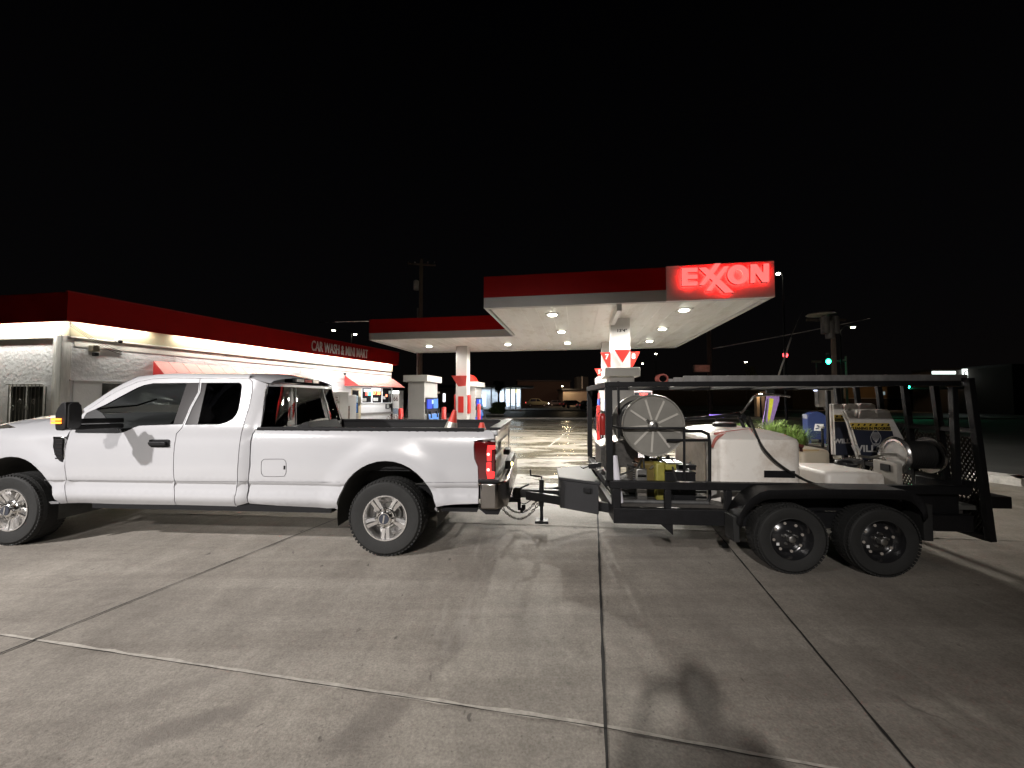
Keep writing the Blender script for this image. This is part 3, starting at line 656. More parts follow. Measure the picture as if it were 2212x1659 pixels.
# ================================================================ PICKUP
def in_poly(x, y, P):
    c = False; j = len(P)-1
    for i in range(len(P)):
        (xi, yi), (xj, yj) = P[i], P[j]
        if (yi > y) != (yj > y) and x < (xj-xi)*(y-yi)/(yj-yi)+xi: c = not c
        j = i
    return c
def dens(P, st):
    out = []
    for i in range(len(P)):
        a, b = Vector(P[i]), Vector(P[(i+1) % len(P)]); k = max(1, int((b-a).length/st))
        out += [tuple(a+(b-a)*(j/k)) for j in range(k)]
    return out
ROWS = (.575,.65,.692,.711,.729)
def sheet(name, P, wf, m_, parent, holes=(), st=.045, gap=.004, lip=.03, mirror=None, smooth=35, both=True, sgn=1):
    """a curved panel: outline P in (u, z), depth wf(u, z), edges turned inward by lip; mirrored to the far side too"""
    P = dens(inset(P, gap) if gap else P, st); H_ = [dens(h, st) for h in holes]
    vs = [Vector(p) for p in P]; ed = [(i, (i+1) % len(P)) for i in range(len(P))]
    for h in H_:
        b = len(vs); vs += [Vector(p) for p in h]; ed += [(b+i, b+(i+1) % len(h)) for i in range(len(h))]
    x0, x1 = min(p[0] for p in P), max(p[0] for p in P); y0, y1 = min(p[1] for p in P), max(p[1] for p in P)
    xs = x0+st/2; row = 0
    while xs < x1:
        ys = y0+st/2+(row % 2)*st/2
        while ys < y1:
            if all(abs(ys-zr) > .018 for zr in ROWS) and in_poly(xs, ys, P) and not any(in_poly(xs, ys, h) for h in H_):
                if all((v.x-xs)**2+(v.y-ys)**2 > (st*.45)**2 for v in vs[:len(ed)]): vs.append(Vector((xs, ys)))
            ys += st
        xs += st*.9; row += 1
    for zr in ROWS:
        if y0 < zr < y1:
            xs = x0+st/2
            while xs < x1:
                if in_poly(xs, zr, P) and all((v.x-xs)**2+(v.y-zr)**2 > .010**2 for v in vs[:len(ed)]): vs.append(Vector((xs, zr)))
                xs += st
    r = delaunay_2d_cdt(vs, ed, [], 0, 1e-5); V, E, F = r[0], r[1], r[2]
    T = []
    for f in F:
        cx = sum(V[i].x for i in f)/len(f); cy = sum(V[i].y for i in f)/len(f)
        if in_poly(cx, cy, P) and not any(in_poly(cx, cy, h) for h in H_): T.append(tuple(f))
    cnt = {}
    for f in T:
        for i in range(len(f)): e_ = (f[i], f[(i+1) % len(f)]); cnt[e_] = 1
    outs = []
    for k in ((0, 1) if both and mirror else (0,)):
        mm = M(); b = len(V)
        mp = (lambda w_: mirror-w_) if k else (lambda w_: w_)
        mm.v = [(v.x, mp(wf(v.x, v.y)), v.y) for v in V]+[(v.x, mp(wf(v.x, v.y)+lip*sgn), v.y) for v in V]
        mm.f = list(T)
        if lip:
            for (a, c) in cnt:
                if (c, a) not in cnt: mm.f.append((c, a, a+b, c+b))
        me = bpy.data.meshes.new(name)
        used = sorted({i for f in mm.f for i in f}); ix = {v: i for i, v in enumerate(used)}
        me.from_pydata([mm.v[i] for i in used], [], [tuple(ix[i] for i in f) for f in mm.f])
        bm = bmesh.new(); bm.from_mesh(me); bmesh.ops.recalc_face_normals(bm, faces=bm.faces)
        fl = max(bm.faces, key=lambda f: f.calc_area())
        tot = sum(f.normal.y*f.calc_area() for f in bm.faces if len(f.verts) == 3)
        if (tot > 0) != bool(k): bmesh.ops.reverse_faces(bm, faces=bm.faces)
        bm.to_mesh(me); bm.free(); me.materials.append(m_)
        me.polygons.foreach_set('use_smooth', [True]*len(me.polygons)); me.set_sharp_from_angle(angle=R(smooth))
        o = bpy.data.objects.new(name, me); sc.collection.objects.link(o); o.parent = parent; outs.append(o)
    return outs
ZR = H*FOC/335.6; TF = Fr(((835-CX)/FOC*ZR, ZR), -4.0); W = 2.0
truck = thing('pickup_truck', 'white extended cab pickup truck with black towing mirror, hitched to the trailer', 'pickup truck', (TF.o.x, TF.o.y, 0), R(-4))
PAINT = mat('white_car_paint', (.44,.44,.455), .28, coat=1, var=.03, vs=1.5, spec=.4)
WC = (0.0, .39); WC2 = (TF.hit(19, 1100, 0)[0], .39)
sstep = lambda a, b, x: (lambda t: t*t*(3-2*t))(max(0, min(1, (x-a)/(b-a))))
def prof(z):
    K = [(.40,.10),(.47,.055),(.52,.012),(.57,.004),(.62,.020),(.69,.030),(.712,.012),(.728,.004),(.85,-.004),(1.0,.0),(1.12,.010),(1.2,.028),(1.25,.05),(1.28,.085),(1.30,.11)]
    if z <= K[0][0]: return K[0][1]
    for (a, b), (c, d) in zip(K, K[1:]):
        if z <= c: return b+(d-b)*(z-a)/(c-a)
    return K[-1][1]
def flare(u, z):
    s_ = 0
    for c in (WC, WC2):
        d = math.hypot((u-c[0])/.53, (z-c[1])/.575); s_ = max(s_, .034*(1-sstep(1.08, 1.46, d)) if d > .9 else .034)
    return s_
UDE = TF.hit(516, 980, .03)[0]
def wbed(u, z): return prof(z)+.035-flare(u, z)
def wcab(u, z):
    b = prof(min(z, 1.18))+.03-flare(u, z)
    if z > 1.18: b = prof(1.18)+.03+(z-1.18)*.06 if z < 1.29 else prof(1.18)+.0366+(z-1.29)*.42
    return b+.055*sstep(UDE, UDE+.16, u)
def TP(L_, wf=None, n=4):
    out = []
    for x, y in L_:
        w_ = 0
        for _ in range(n):
            u, z = TF.hit(x, y, w_); w_ = wf(u, z) if wf else 0
        out.append((u, z))
    return out
def za(P): return [(x*.2645, 768+y*.2645) for x, y in P]
def zb_(P): return [(493.7+x*.2645, 768+y*.2645) for x, y in P]
arc = lambda P: P
# --- front door, rear door, cab corner
fd = za([(700,452),(740,430),(900,322),(1000,268),(1120,216),(1250,190),(1420,182),(1635,186),(1625,300),(1560,420),(1500,560),(1485,590),(1440,640),(1425,730),(1420,1000),(1428,1030),(1422,1070),(1425,1150),(1440,1222),(1420,1222),(1000,1216),(555,1208),(540,1150),(530,1060),(542,1010),(528,900),(545,700),(570,622),(590,600),(640,560),(670,480)])
win1 = za([(708,468),(860,400),(1000,325),(1120,262),(1180,240),(1250,226),(1627,222),(1617,300),(1552,420),(1492,562),(1140,574),(1095,588),(1050,611),(1005,628),(960,636),(640,634),(610,628),(650,560)])
rd = za([(1635,186),(2035,188),(2060,212),(2060,300),(2035,420),(2000,520),(1985,590),(1970,640),(1955,740),(1950,800),(1940,1030),(1932,1080),(1925,1130),(1930,1234),(1440,1222),(1425,1150),(1422,1070),(1428,1030),(1420,1000),(1425,730),(1440,640),(1485,590),(1500,560),(1560,420),(1625,300)])
win2 = za([(1644,222),(1955,221),(1972,232),(1976,252),(1968,330),(1950,440),(1930,485),(1900,520),(1850,548),(1790,564),(1509,566),(1568,422),(1634,302)])
cc = za([(2035,188),(2074,186)])+zb_([(300,222),(318,232),(300,300),(285,420),(268,560),(262,592),(222,602),(200,640),(186,690),(178,800),(175,900),(165,1000),(160,1040),(156,1190),(165,1205),(60,1232)])+za([(1930,1234),(1925,1130),(1932,1080),(1940,1030),(1950,800),(1955,740),(1970,640),(1985,590),(2000,520),(2035,420),(2060,300),(2060,212)])
fn_ = za([(-10,582),(60,561),(180,545),(300,528),(440,515),(560,505),(640,500),(670,480),(640,560),(590,600),(570,622),(545,700),(528,900),(542,1010),(530,1060),(540,1150),(555,1208),(515,1210),(415,1215)])
glassc = glass('tinted_glass', (.24,.255,.25), .9); glassd = glass('privacy_glass', (.012,.012,.014), 1.0)
TRIM = mat('window_trim', (.030,.027,.027), .12, spec=.7)
P1 = TP(fd, wcab); P2 = TP(rd, wcab); P3 = TP(cc, wcab); Wn1 = TP(win1, wcab); Wn2 = TP(win2, wcab)
doors = sheet('front_door', P1, wcab, PAINT, truck, [Wn1], mirror=W)
rdoors = sheet('rear_door', P2, wcab, PAINT, truck, [Wn2], mirror=W)
sheet('cab_corner', P3, wcab, PAINT, truck, mirror=W)
wg = lambda u, z: wcab(u, z)+.014
for dd, Wp, xs in ((doors, Wn1, [(404.7,822),(370.6,925)]), (rdoors, Wn2, [(447,822),(424.5,925)])):
    (ua_, z_a), (ub_, z_b) = TP(xs, wcab)
    cut = lambda z: ua_+(ub_-ua_)*(z-z_a)/(z_b-z_a)
    # black surround then glass: split the opening at the pillar trim
    def clip(P, keep):
        out = []
        for i in range(len(P)):
            a, b = P[i], P[(i+1) % len(P)]; fa, fb2 = a[0]-cut(a[1]), b[0]-cut(b[1])
            if (fa <= 0) == keep: out.append(a)
            if (fa <= 0) != (fb2 <= 0): t = fa/(fa-fb2); out.append((a[0]+(b[0]-a[0])*t, a[1]+(b[1]-a[1])*t))
        return out
    left = dd is doors; GP = clip(Wp, left); TPp = clip(Wp, not left)
    for k, o in enumerate(dd):
        mk = (lambda f: f) if not k else (lambda f: (lambda u, z: W-f(u, z)))
        sheet('window_glass', GP, mk(wg), glassc if left else glassd, o, gap=-.002, lip=0, both=False)
        sheet('pillar_trim', TPp, mk(lambda u, z: wcab(u, z)+.006), TRIM, o, gap=0, lip=.01, both=False, sgn=-1 if k else 1)
        # rubber sealing strip round the opening
        s_ = M(); s_.tube([(u, mk(lambda a, b: wcab(a, b)+.010)(u, z), z) for u, z in dens(Wp, .08)], .008, 5, closed=True); s_.build('window_seal', BLACK, o, smooth=80)
# lower black corner of the front window (mirror sail)
for o in doors[:1]:
    sheet('mirror_sail', TP(za([(640,556),(700,466),(770,432),(830,470),(900,560),(990,626),(960,634),(612,630)]), wcab), lambda u, z: wcab(u, z)+.004, BLACK, o, gap=0, lip=.01, both=False)
# --- fender with the front wheel arch, running on past the frame
arch = lambda c, a0, a1, n=18: [(c[0]+.53*math.cos(R(a0+(a1-a0)*i/n)), c[1]+.575*math.sin(R(a0+(a1-a0)*i/n))) for i in range(n+1)]
def wfen(u, z):
    if z < .9: b = prof(z)
    elif z < 1.16: b = (z-.9)*.12
    else: b = .031+(z-1.16)**1.6*3.2
    fu = WC2[0]-.95
    return b+.03-flare(u, z)+max(0, (WC2[0]-.35-u))**2*.22
F_ = TP(fn_, wfen); fb_top = F_[:9]; NF = WC2[0]-.93
back = F_[8:19]
Pf = [(NF, .62), (NF, 1.15), (WC2[0]-.6, 1.245), (WC2[0]-.2, F_[0][1]-.006)]+[(u, z) for u, z in F_[1:8]]+back+[(F_[18][0], .475)]+arch(WC2, 8, 172)+[(WC2[0]-.53, .52), (NF+.05, .50)]
sheet('fender', Pf, wfen, PAINT, truck, mirror=W, gap=.003)
# hood, windscreen, roof
cowl = TP([(180,889)], wcab)[0]; rfx = TP([(330,818)], wcab)[0]; hz = lambda u: 1.30-.018*((cowl[0]+.1-u)**2)
hd = M(); n1, n2 = 16, 22
hu0, hu1 = NF-.02, cowl[0]+.22
def hedge(u):   # inner edge of the fender
    z = hz(u); return z
FT = sorted([(u, z) for u, z in Pf if z > 1.05])
def topz(u):
    for (a, b), (c, d) in zip(FT, FT[1:]):
        if a <= u <= c and c > a: return b+(d-b)*(u-a)/(c-a)
    return FT[0][1] if u < FT[0][0] else FT[-1][1]
for i in range(n1+1):
    u = hu0+(hu1-hu0)*i/n1; zt0 = min(topz(u), 1.335); w0 = wfen(u, zt0)+.004
    for j in range(n2+1):
        t = j/n2; w_ = w0+(W-2*w0)*t; s_ = 1-(2*t-1)**2
        hd.v.append((u, w_, zt0+.075*(s_**.5)+(.012 if .18 < t < .82 else 0)-.05*sstep(hu0+.25, hu0, u)))
for i in range(n1):
    for j in range(n2): a = i*(n2+1)+j; hd.f.append((a, a+1, a+n2+2, a+n2+1))
hd.build('hood', PAINT, truck, smooth=50)
rz_ = lambda t, z: z+.085*(1-(2*t-1)**2)**.6
RL = TP(za([(1250,186),(1420,178),(1635,182),(1850,184),(2035,186)])+zb_([(300,218)]), wcab)
rf = M()
for i, (u, z) in enumerate([(RL[0][0]-.02, RL[0][1]-.012)]+RL+[(RL[-1][0]+.05, RL[-1][1]-.012)]):
    w0 = wcab(u, z)+.002
    for j in range(25): t = j/24; rf.v.append((u, w0+(W-2*w0)*t, rz_(t, z)))
for i in range(len(RL)+1):
    for j in range(24): a = i*25+j; rf.f.append((a, a+1, a+26, a+25))
rf.build('roof', PAINT, truck, smooth=50)
# rail over the doors: A-pillar to cab rear
top = TP([(171,892),(232,853),(286,829.5),(328,816.5),(412,813),(540,814.5),(573,822)], wcab); bot = TP([(177,893.5),(238,853.5),(264,838.8),(296,824.8),(331,818),(412,816),(540,817),(578,827)], wcab)
rl = M()
def lerpL(L_, t):
    k = t*(len(L_)-1); i = min(int(k), len(L_)-2); f_ = k-i; return (L_[i][0]+(L_[i+1][0]-L_[i][0])*f_, L_[i][1]+(L_[i+1][1]-L_[i][1])*f_)
drt = [p for p in TP(za([(690,458),(740,426),(900,318),(1000,264),(1120,212),(1250,186),(1420,178),(1635,182),(1850,183),(2035,184)]), wcab)]
for side in (0, 1):
    r2 = M()
    for k, (u, z) in enumerate(drt):
        w0 = wcab(u, z); dz = .05 if u < rfx[0] else .035
        for a_, b_ in ((0, -.004), (.012, .03), (.05, dz+.012)): r2.v.append((u-(.03*(b_ > .02) if u < rfx[0] else 0), (W-w0-a_) if side else w0+a_, z+b_))
    for k in range(len(drt)-1):
        for j in range(2): a = k*3+j; r2.f.append((a, a+1, a+4, a+3))
    r2.build('roof_rail', PAINT, truck, smooth=60)
# windscreen between the pillars
ws_ = M(); PA = drt[:6]
for k, (u, z) in enumerate(PA):
    w0 = wcab(u, z)+.045
    for j in range(17): t = j/16; ws_.v.append((u-.03-.16*(1-(2*t-1)**2), w0+(W-2*w0)*t, z+.035+.03*(1-(2*t-1)**2)))
for k in range(5):
    for j in range(16): a = k*17+j; ws_.f.append((a, a+1, a+18, a+17))
ws_.build('windscreen', glassc, truck, smooth=60)
wp = M(); wp.tube([(cowl[0]-.12, .35, cowl[1]+.02), (cowl[0]+.02, .7, cowl[1]+.06), (cowl[0]+.08, .9, cowl[1]+.14)], .01, 5); wp.build('wiper', BLACK, truck)
# cab rear wall with its dark window
UB = TP(zb_([(264,592)]), wcab)[0][0]; zt_ = TP(zb_([(318,226)]), wcab)[0]
def back_pt(t, z):   # t across, rounded corners, leaning forward with height
    w0 = wcab(UB, z)+.01; lean = (zt_[0]-UB)*(z-1.29)/(zt_[1]-1.29) if z > 1.29 else 0
    e_ = abs(2*t-1); return (UB+lean+.075*(1-e_**6), w0+(W-2*w0)*t, z)
def back_patch(name, t0, t1, z0, z1, m_, par, off=0, n=20, k=8):
    b_ = M()
    for i in range(k+1):
        for j in range(n+1):
            p = back_pt(t0+(t1-t0)*j/n, z0+(z1-z0)*i/k); b_.v.append((p[0]+off, p[1], p[2]))
    for i in range(k):
        for j in range(n): a = i*(n+1)+j; b_.f.append((a, a+1, a+n+2, a+n+1))
    return b_.build(name, m_, par, smooth=50)
back_patch('cab_back_panel', 0, 1, .5, 1.285, PAINT, truck)
back_patch('rear_window', .0, 1, 1.287, zt_[1]-.035, glassd, truck)
for t_ in (.28, .72): back_patch('window_divider', t_-.006, t_+.006, 1.29, zt_[1]-.04, BLACK, truck, .004, 2)
back_patch('roof_visor', 0, 1, zt_[1]-.035, zt_[1]-.004, PAINT, truck, 0, 24, 2)
sp_ = M(); zz = zt_[1]+.055
sp_.box(UB-.16, .72, zz-.03, UB-.02, 1.28, zz+.028); hl = sp_.build('high_brake_light', BLACK, truck, bevel=.012)
M().box(UB-.0198, .76, zz-.02, UB-.012, .90, zz+.018).build('clear_lens', mat('clear_lens', (.6,.6,.58), .1, spec=.8), hl); M().box(UB-.0198, 1.1, zz-.02, UB-.012, 1.24, zz+.018).build('clear_lens', CHROME, hl)
M().box(UB-.0198, .92, zz-.02, UB-.012, 1.08, zz+.018).build('red_lens', mat('red_lens', (.35,.01,.01), .15, spec=.8), hl)
# inside: dash, wheel, seats, headliner
INT = mat('cabin_trim', (.030,.030,.032), .7, bump=.2, bs=60)
sh = M(); sh.box(cowl[0]+.05, .12, .6, cowl[0]+.62, W-.12, 1.25); sh.build('dashboard', INT, truck, bevel=.06)
sh = M(); sh.box(cowl[0]+.0, .12, .55, UB-.03, W-.12, .62); sh.build('cabin_floor', INT, truck)
u_s = TP([(322,895)], wcab)[0][0]
st_ = M(); st_.tube([(u_s+.03*math.sin(a)*1.5, .52+.19*math.cos(a), 1.20+.19*math.sin(a)) for a in [2*math.pi*i/24 for i in range(24)]], .016, 8, closed=True)
st_.bar((u_s, .35, 1.19), (u_s, .69, 1.19), .05, .07, (1,0,0)); st_.bar((u_s, .52, 1.2), (u_s-.25, .52, 1.08), .06); st_.build('steering_wheel', BLACK, truck, smooth=50)
for w_ in (.52, W-.52):
    for us in (u_s+.55, UB-.62):
        s_ = M(); s_.box(us-.25, w_-.25, .65, us+.22, w_+.25, .88); s_.build('seat', INT, truck, bevel=.05)
        s_ = M(); s_.add([(us+.12,w_-.24,.86),(us+.30,w_-.24,.86),(us+.42,w_-.21,1.42),(us+.30,w_-.21,1.44),(us+.12,w_+.24,.86),(us+.30,w_+.24,.86),(us+.42,w_+.21,1.42),(us+.30,w_+.21,1.44)],[(0,1,2,3),(7,6,5,4),(0,4,5,1),(1,5,6,2),(2,6,7,3),(3,7,4,0)]); s_.build('seat_back', INT, truck, bevel=.04)
        s_ = M(); s_.box(us+.32, w_-.14, 1.47, us+.43, w_+.14, 1.65); s_.build('headrest', INT, truck, bevel=.04)
M().box(rfx[0]-.12, 1-.13, 1.62, rfx[0]-.09, 1+.13, 1.70).build('rear_view_mirror', BLACK, truck, bevel=.01)
(us2, zs2) = TP([(273,907)], wcab)[0]
scn = glow('dash_display', (.25,.65,.95), 1.6)
M().box(us2+.02, .95, 1.10, us2+.03, 1.12, 1.18).build('dash_display', scn, truck)
for k in range(4): M().box(us2-.05+.04*k, .80, 1.215, us2-.045+.04*k, .82, 1.23).build('dash_indicator', scn, truck)
M().box(u_s+.02, .40, 1.17, u_s+.022, .43, 1.20).build('wheel_button', CHROME, truck)
# --- towing mirror
def TPw(L_, w_): return [TF.hit(x, y, w_) for x, y in L_]
mir = TPw(za([(447,600),(444,540),(450,470),(470,425),(495,392),(522,378),(536,382),(540,520),(534,600),(500,614),(460,612)]), -.44)
mo = M().prism(mir, lambda x, z, d: (x+(.03 if d > -.3 else 0), d, z), -.44, -.32).build('side_mirror', BLACK, truck, bevel=.025)
cv = [((a-.0), b) for a, b in mir]
mu = max(p[0] for p in mir); mz0, mz1 = min(p[1] for p in mir), max(p[1] for p in mir); M().prism([(-.435,mz0+.03),(-.40,mz0+.01),(-.35,mz0+.02),(-.33,mz0+.05),(-.325,mz1-.10),(-.335,mz1-.035),(-.355,mz1-.012),(-.40,mz1-.006),(-.435,mz1-.03)], lambda x, y, d: (mu+d, x, y), .006, .022).build('mirror_glass', mat('mirror_gloss', (.02,.02,.02), .25, spec=.6), mo)
am = M(); (ua4, zm1), (ub4, zm2) = TPw(za([(640,510),(900,590)]), -.12)
for z_ in (zm1-.02, zm2+.02): am.bar((mu-.03, -.35, z_), (mu+.02, .06, z_-.01), .06, .05)
am.build('mirror_arm', BLACK, mo, bevel=.012)
AMB = glow('amber_lamp', (1,.22,.02), 5)
for ya, yb in ((514,530),(540,556)):
    (u0, z0), (u1, z1) = TPw(za([(425,yb),(500,ya)]), -.442); M().box(u0, -.452, z0, u1, -.436, z1).build('amber_lamp', AMB, mo)
mo2 = M().prism(mir, lambda x, z, d: (x+(.09 if d < W+.2 else 0), d, z), W+.12, W+.40).build('side_mirror', BLACK, truck, bevel=.025)
M().bar((ua4, W+.2, zm1), (ub4-.2, W-.05, zm1), .07, .10).build('mirror_arm', BLACK, mo2)
# --- door handles, fender vent, fuel door
hp = TP(za([(1228,690),(1240,685),(1378,685),(1390,692),(1388,742),(1376,750),(1240,750),(1222,735)]), wcab)
wh_ = wcab(hp[0][0], hp[0][1])
for k, dd in enumerate(doors):
    fn2 = (lambda x, z, d: (x, wh_+d, z)) if not k else (lambda x, z, d: (x, W-wh_-d, z))
    h_ = M().prism(hp, fn2, -.020, .010).build('door_handle', BLACK, dd, bevel=.004)
    c0 = sum(p[0] for p in hp)/len(hp); c1 = sum(p[1] for p in hp)/len(hp)
    M().prism([(c0+(x-c0)*.86, c1+(z-c1)*.5) for x, z in hp], fn2, -.050, -.021).build('grip', BLACK, dd, bevel=.008)
vp = TP(za([(462,660),(548,664),(548,690),(530,760),(526,900),(490,900),(442,838),(444,740),(455,690)]), wfen); wv = wfen(*vp[3])
ve = M().prism(vp, lambda x, z, d: (x, wv+d, z), -.014, .02).build('fender_vent', CHROME, truck, bevel=.006)
c0 = sum(p[0] for p in vp)/len(vp); c1 = sum(p[1] for p in vp)/len(vp)
M().prism([(c0+(x-c0)*.72+.004, c1+(z-c1)*.84) for x, z in vp], lambda x, z, d: (x, wv+d, z), -.020, -.0145).build('vent_insert', BLACK, ve, bevel=.003)
gz = M()
for k in range(6): z_ = c1-.11+.04*k; gz.box(c0-.03, wv-.024, z_, c0+.045, wv-.0205, z_+.012)
gz.build('vent_slat', TRIM, ve)
# --- bed
tl = [(1024.4,953),(1026,990),(1033.7,1009),(1033.7,1041)]
bedp = zb_([(222,602),(1000,600),(2074,605)])+[(1059,929),(1066,936),(1069,948)]+[(1046,950),(1030,950.5),(1025,953),(1023.6,965),(1025,990),(1032.7,1009),(1033.4,1041),(1033.7,1088)]+zb_([(2040,1212),(1760,1226),(1690,1240)])
bedq = zb_([(865,1248),(800,1250),(400,1228),(168,1210),(158,1190),(162,1035),(178,900),(188,690),(202,640)])
PB1 = TP(bedp, wbed); PB2 = TP(bedq, wbed)
ab = arch(WC, 5, 176)
bed = sheet('bed_side', PB1+[(.50,.475)]+ab+PB2, wbed, PAINT, truck, mirror=W, gap=.003, lip=.04)
fdoor = zb_([(268,880),(275,860),(290,848),(310,846),(430,846),(455,852),(468,870),(471,900),(470,950),(460,975),(440,987),(300,987),(278,975),(268,955)])
FP = TP(fdoor, wbed); fl = M(); fl.tube([(u, wbed(u, z)-.0005, z) for u, z in FP], .003, 5, closed=True, sub=4); fl.build('fuel_door_seam', mat('seam', (.10,.10,.10), .6), bed[0])
(uf, zf) = TP(zb_([(462,915)]), wbed)[0]; M().box(uf-.015, wbed(uf, zf)-.004, zf-.02, uf+.002, wbed(uf, zf)+.002, zf+.02).build('fuel_door_catch', BLACK, bed[0])
# crease shade along the flank, put in as a dark line
BU0, BU1 = PB2[-1][0], PB1[2][0]; ZBR = 1.285
rp_ = M(); 
for w0, w1 in ((.10,.20),(W-.20,W-.10)):
    rr_ = M().box(BU0+.01, w0, ZBR-.03, BU1+.02, w1, ZBR+.012).build('bed_rail_cap', BLACK, truck, bevel=.008)
bi = M(); BL = mat('bed_liner', (.010,.010,.011), .75, bump=.4, bs=150)
bi.box(BU0+.03, .20, .83, BU1+.05, W-.20, .86); bi.box(BU0+.03, .165, .86, BU1, .20, ZBR-.03); bi.box(BU0+.03, W-.20, .86, BU1, W-.165, ZBR-.03); bi.box(BU0+.03, .20, .86, BU0+.06, W-.20, ZBR)
for k in range(12): bi.box(BU0+.061, .26+k*.125, .86, BU1+.05, .30+k*.125, .872)
bi.build('bed_liner', BL, truck)
M().prism(TPw(zb_([(705,582),(835,520),(880,585),(880,594),(705,594)]), .75), pf, .24, .9).build('bed_tool_tray', BL, truck, bevel=.01)
cm_ = mat('crease_shade', (.16,.16,.165), .5)  # shade in the body crease, drawn with thin dark tubes
for k in (0, 1):
    cr_ = M()
    for wf_, A_, B_ in ((wfen, (96, 1037), (141, 1037.5)), (wcab, (144, 1037.5), (375, 1039)), (wcab, (378, 1039), (512, 1040)), (wcab, (515, 1040), (534, 1040.3)), (wbed, (538, 1040.5), (734, 1041.5)), (wbed, (915, 1042), (1032, 1041.5))):
        pts_ = TP([(A_[0]+(B_[0]-A_[0])*i/8, A_[1]+(B_[1]-A_[1])*i/8) for i in range(9)], wf_)
        cr_.tube([(u, (W-wf_(u, z)) if k else wf_(u, z), z) for u, z in pts_], .0028, 4)
    cr_.build('side_crease_shade', cm_, truck, smooth=60)
# wheel housings
for c in (WC, WC2):
    for w0, w1 in ((.05, .62), (W-.62, W-.05)):
        a_ = arch((c[0], c[1]), -12, 192, 24); hs = M(); k = len(a_)
        for (x, z) in a_: hs.v.append((x*1.0, w0, z+.012)); hs.v.append((x, w1, z+.012))
        hs.f = [(2*i, 2*i+2, 2*i+3, 2*i+1) for i in range(k-1)]; hs.f.append(tuple(2*i+1 for i in range(k)))
        if w0 < 1: hs.build('wheel_housing', mat('housing', (.05,.05,.045), .8, var=.4, vs=6), truck, smooth=60)
        else: hs.build('wheel_housing', BLACK, truck, smooth=60)
ip_ = M(); ip_.prism([(WC[0]-.20, .80), (WC[0]+.36, .795), (WC[0]+.22, .885), (WC[0]+.08, .92), (WC[0]-.05, .90)], pf, .40, .42); ip_.build('inner_splash_plate', mat('splash_plate', (.33,.33,.30), .7, var=.2), truck)
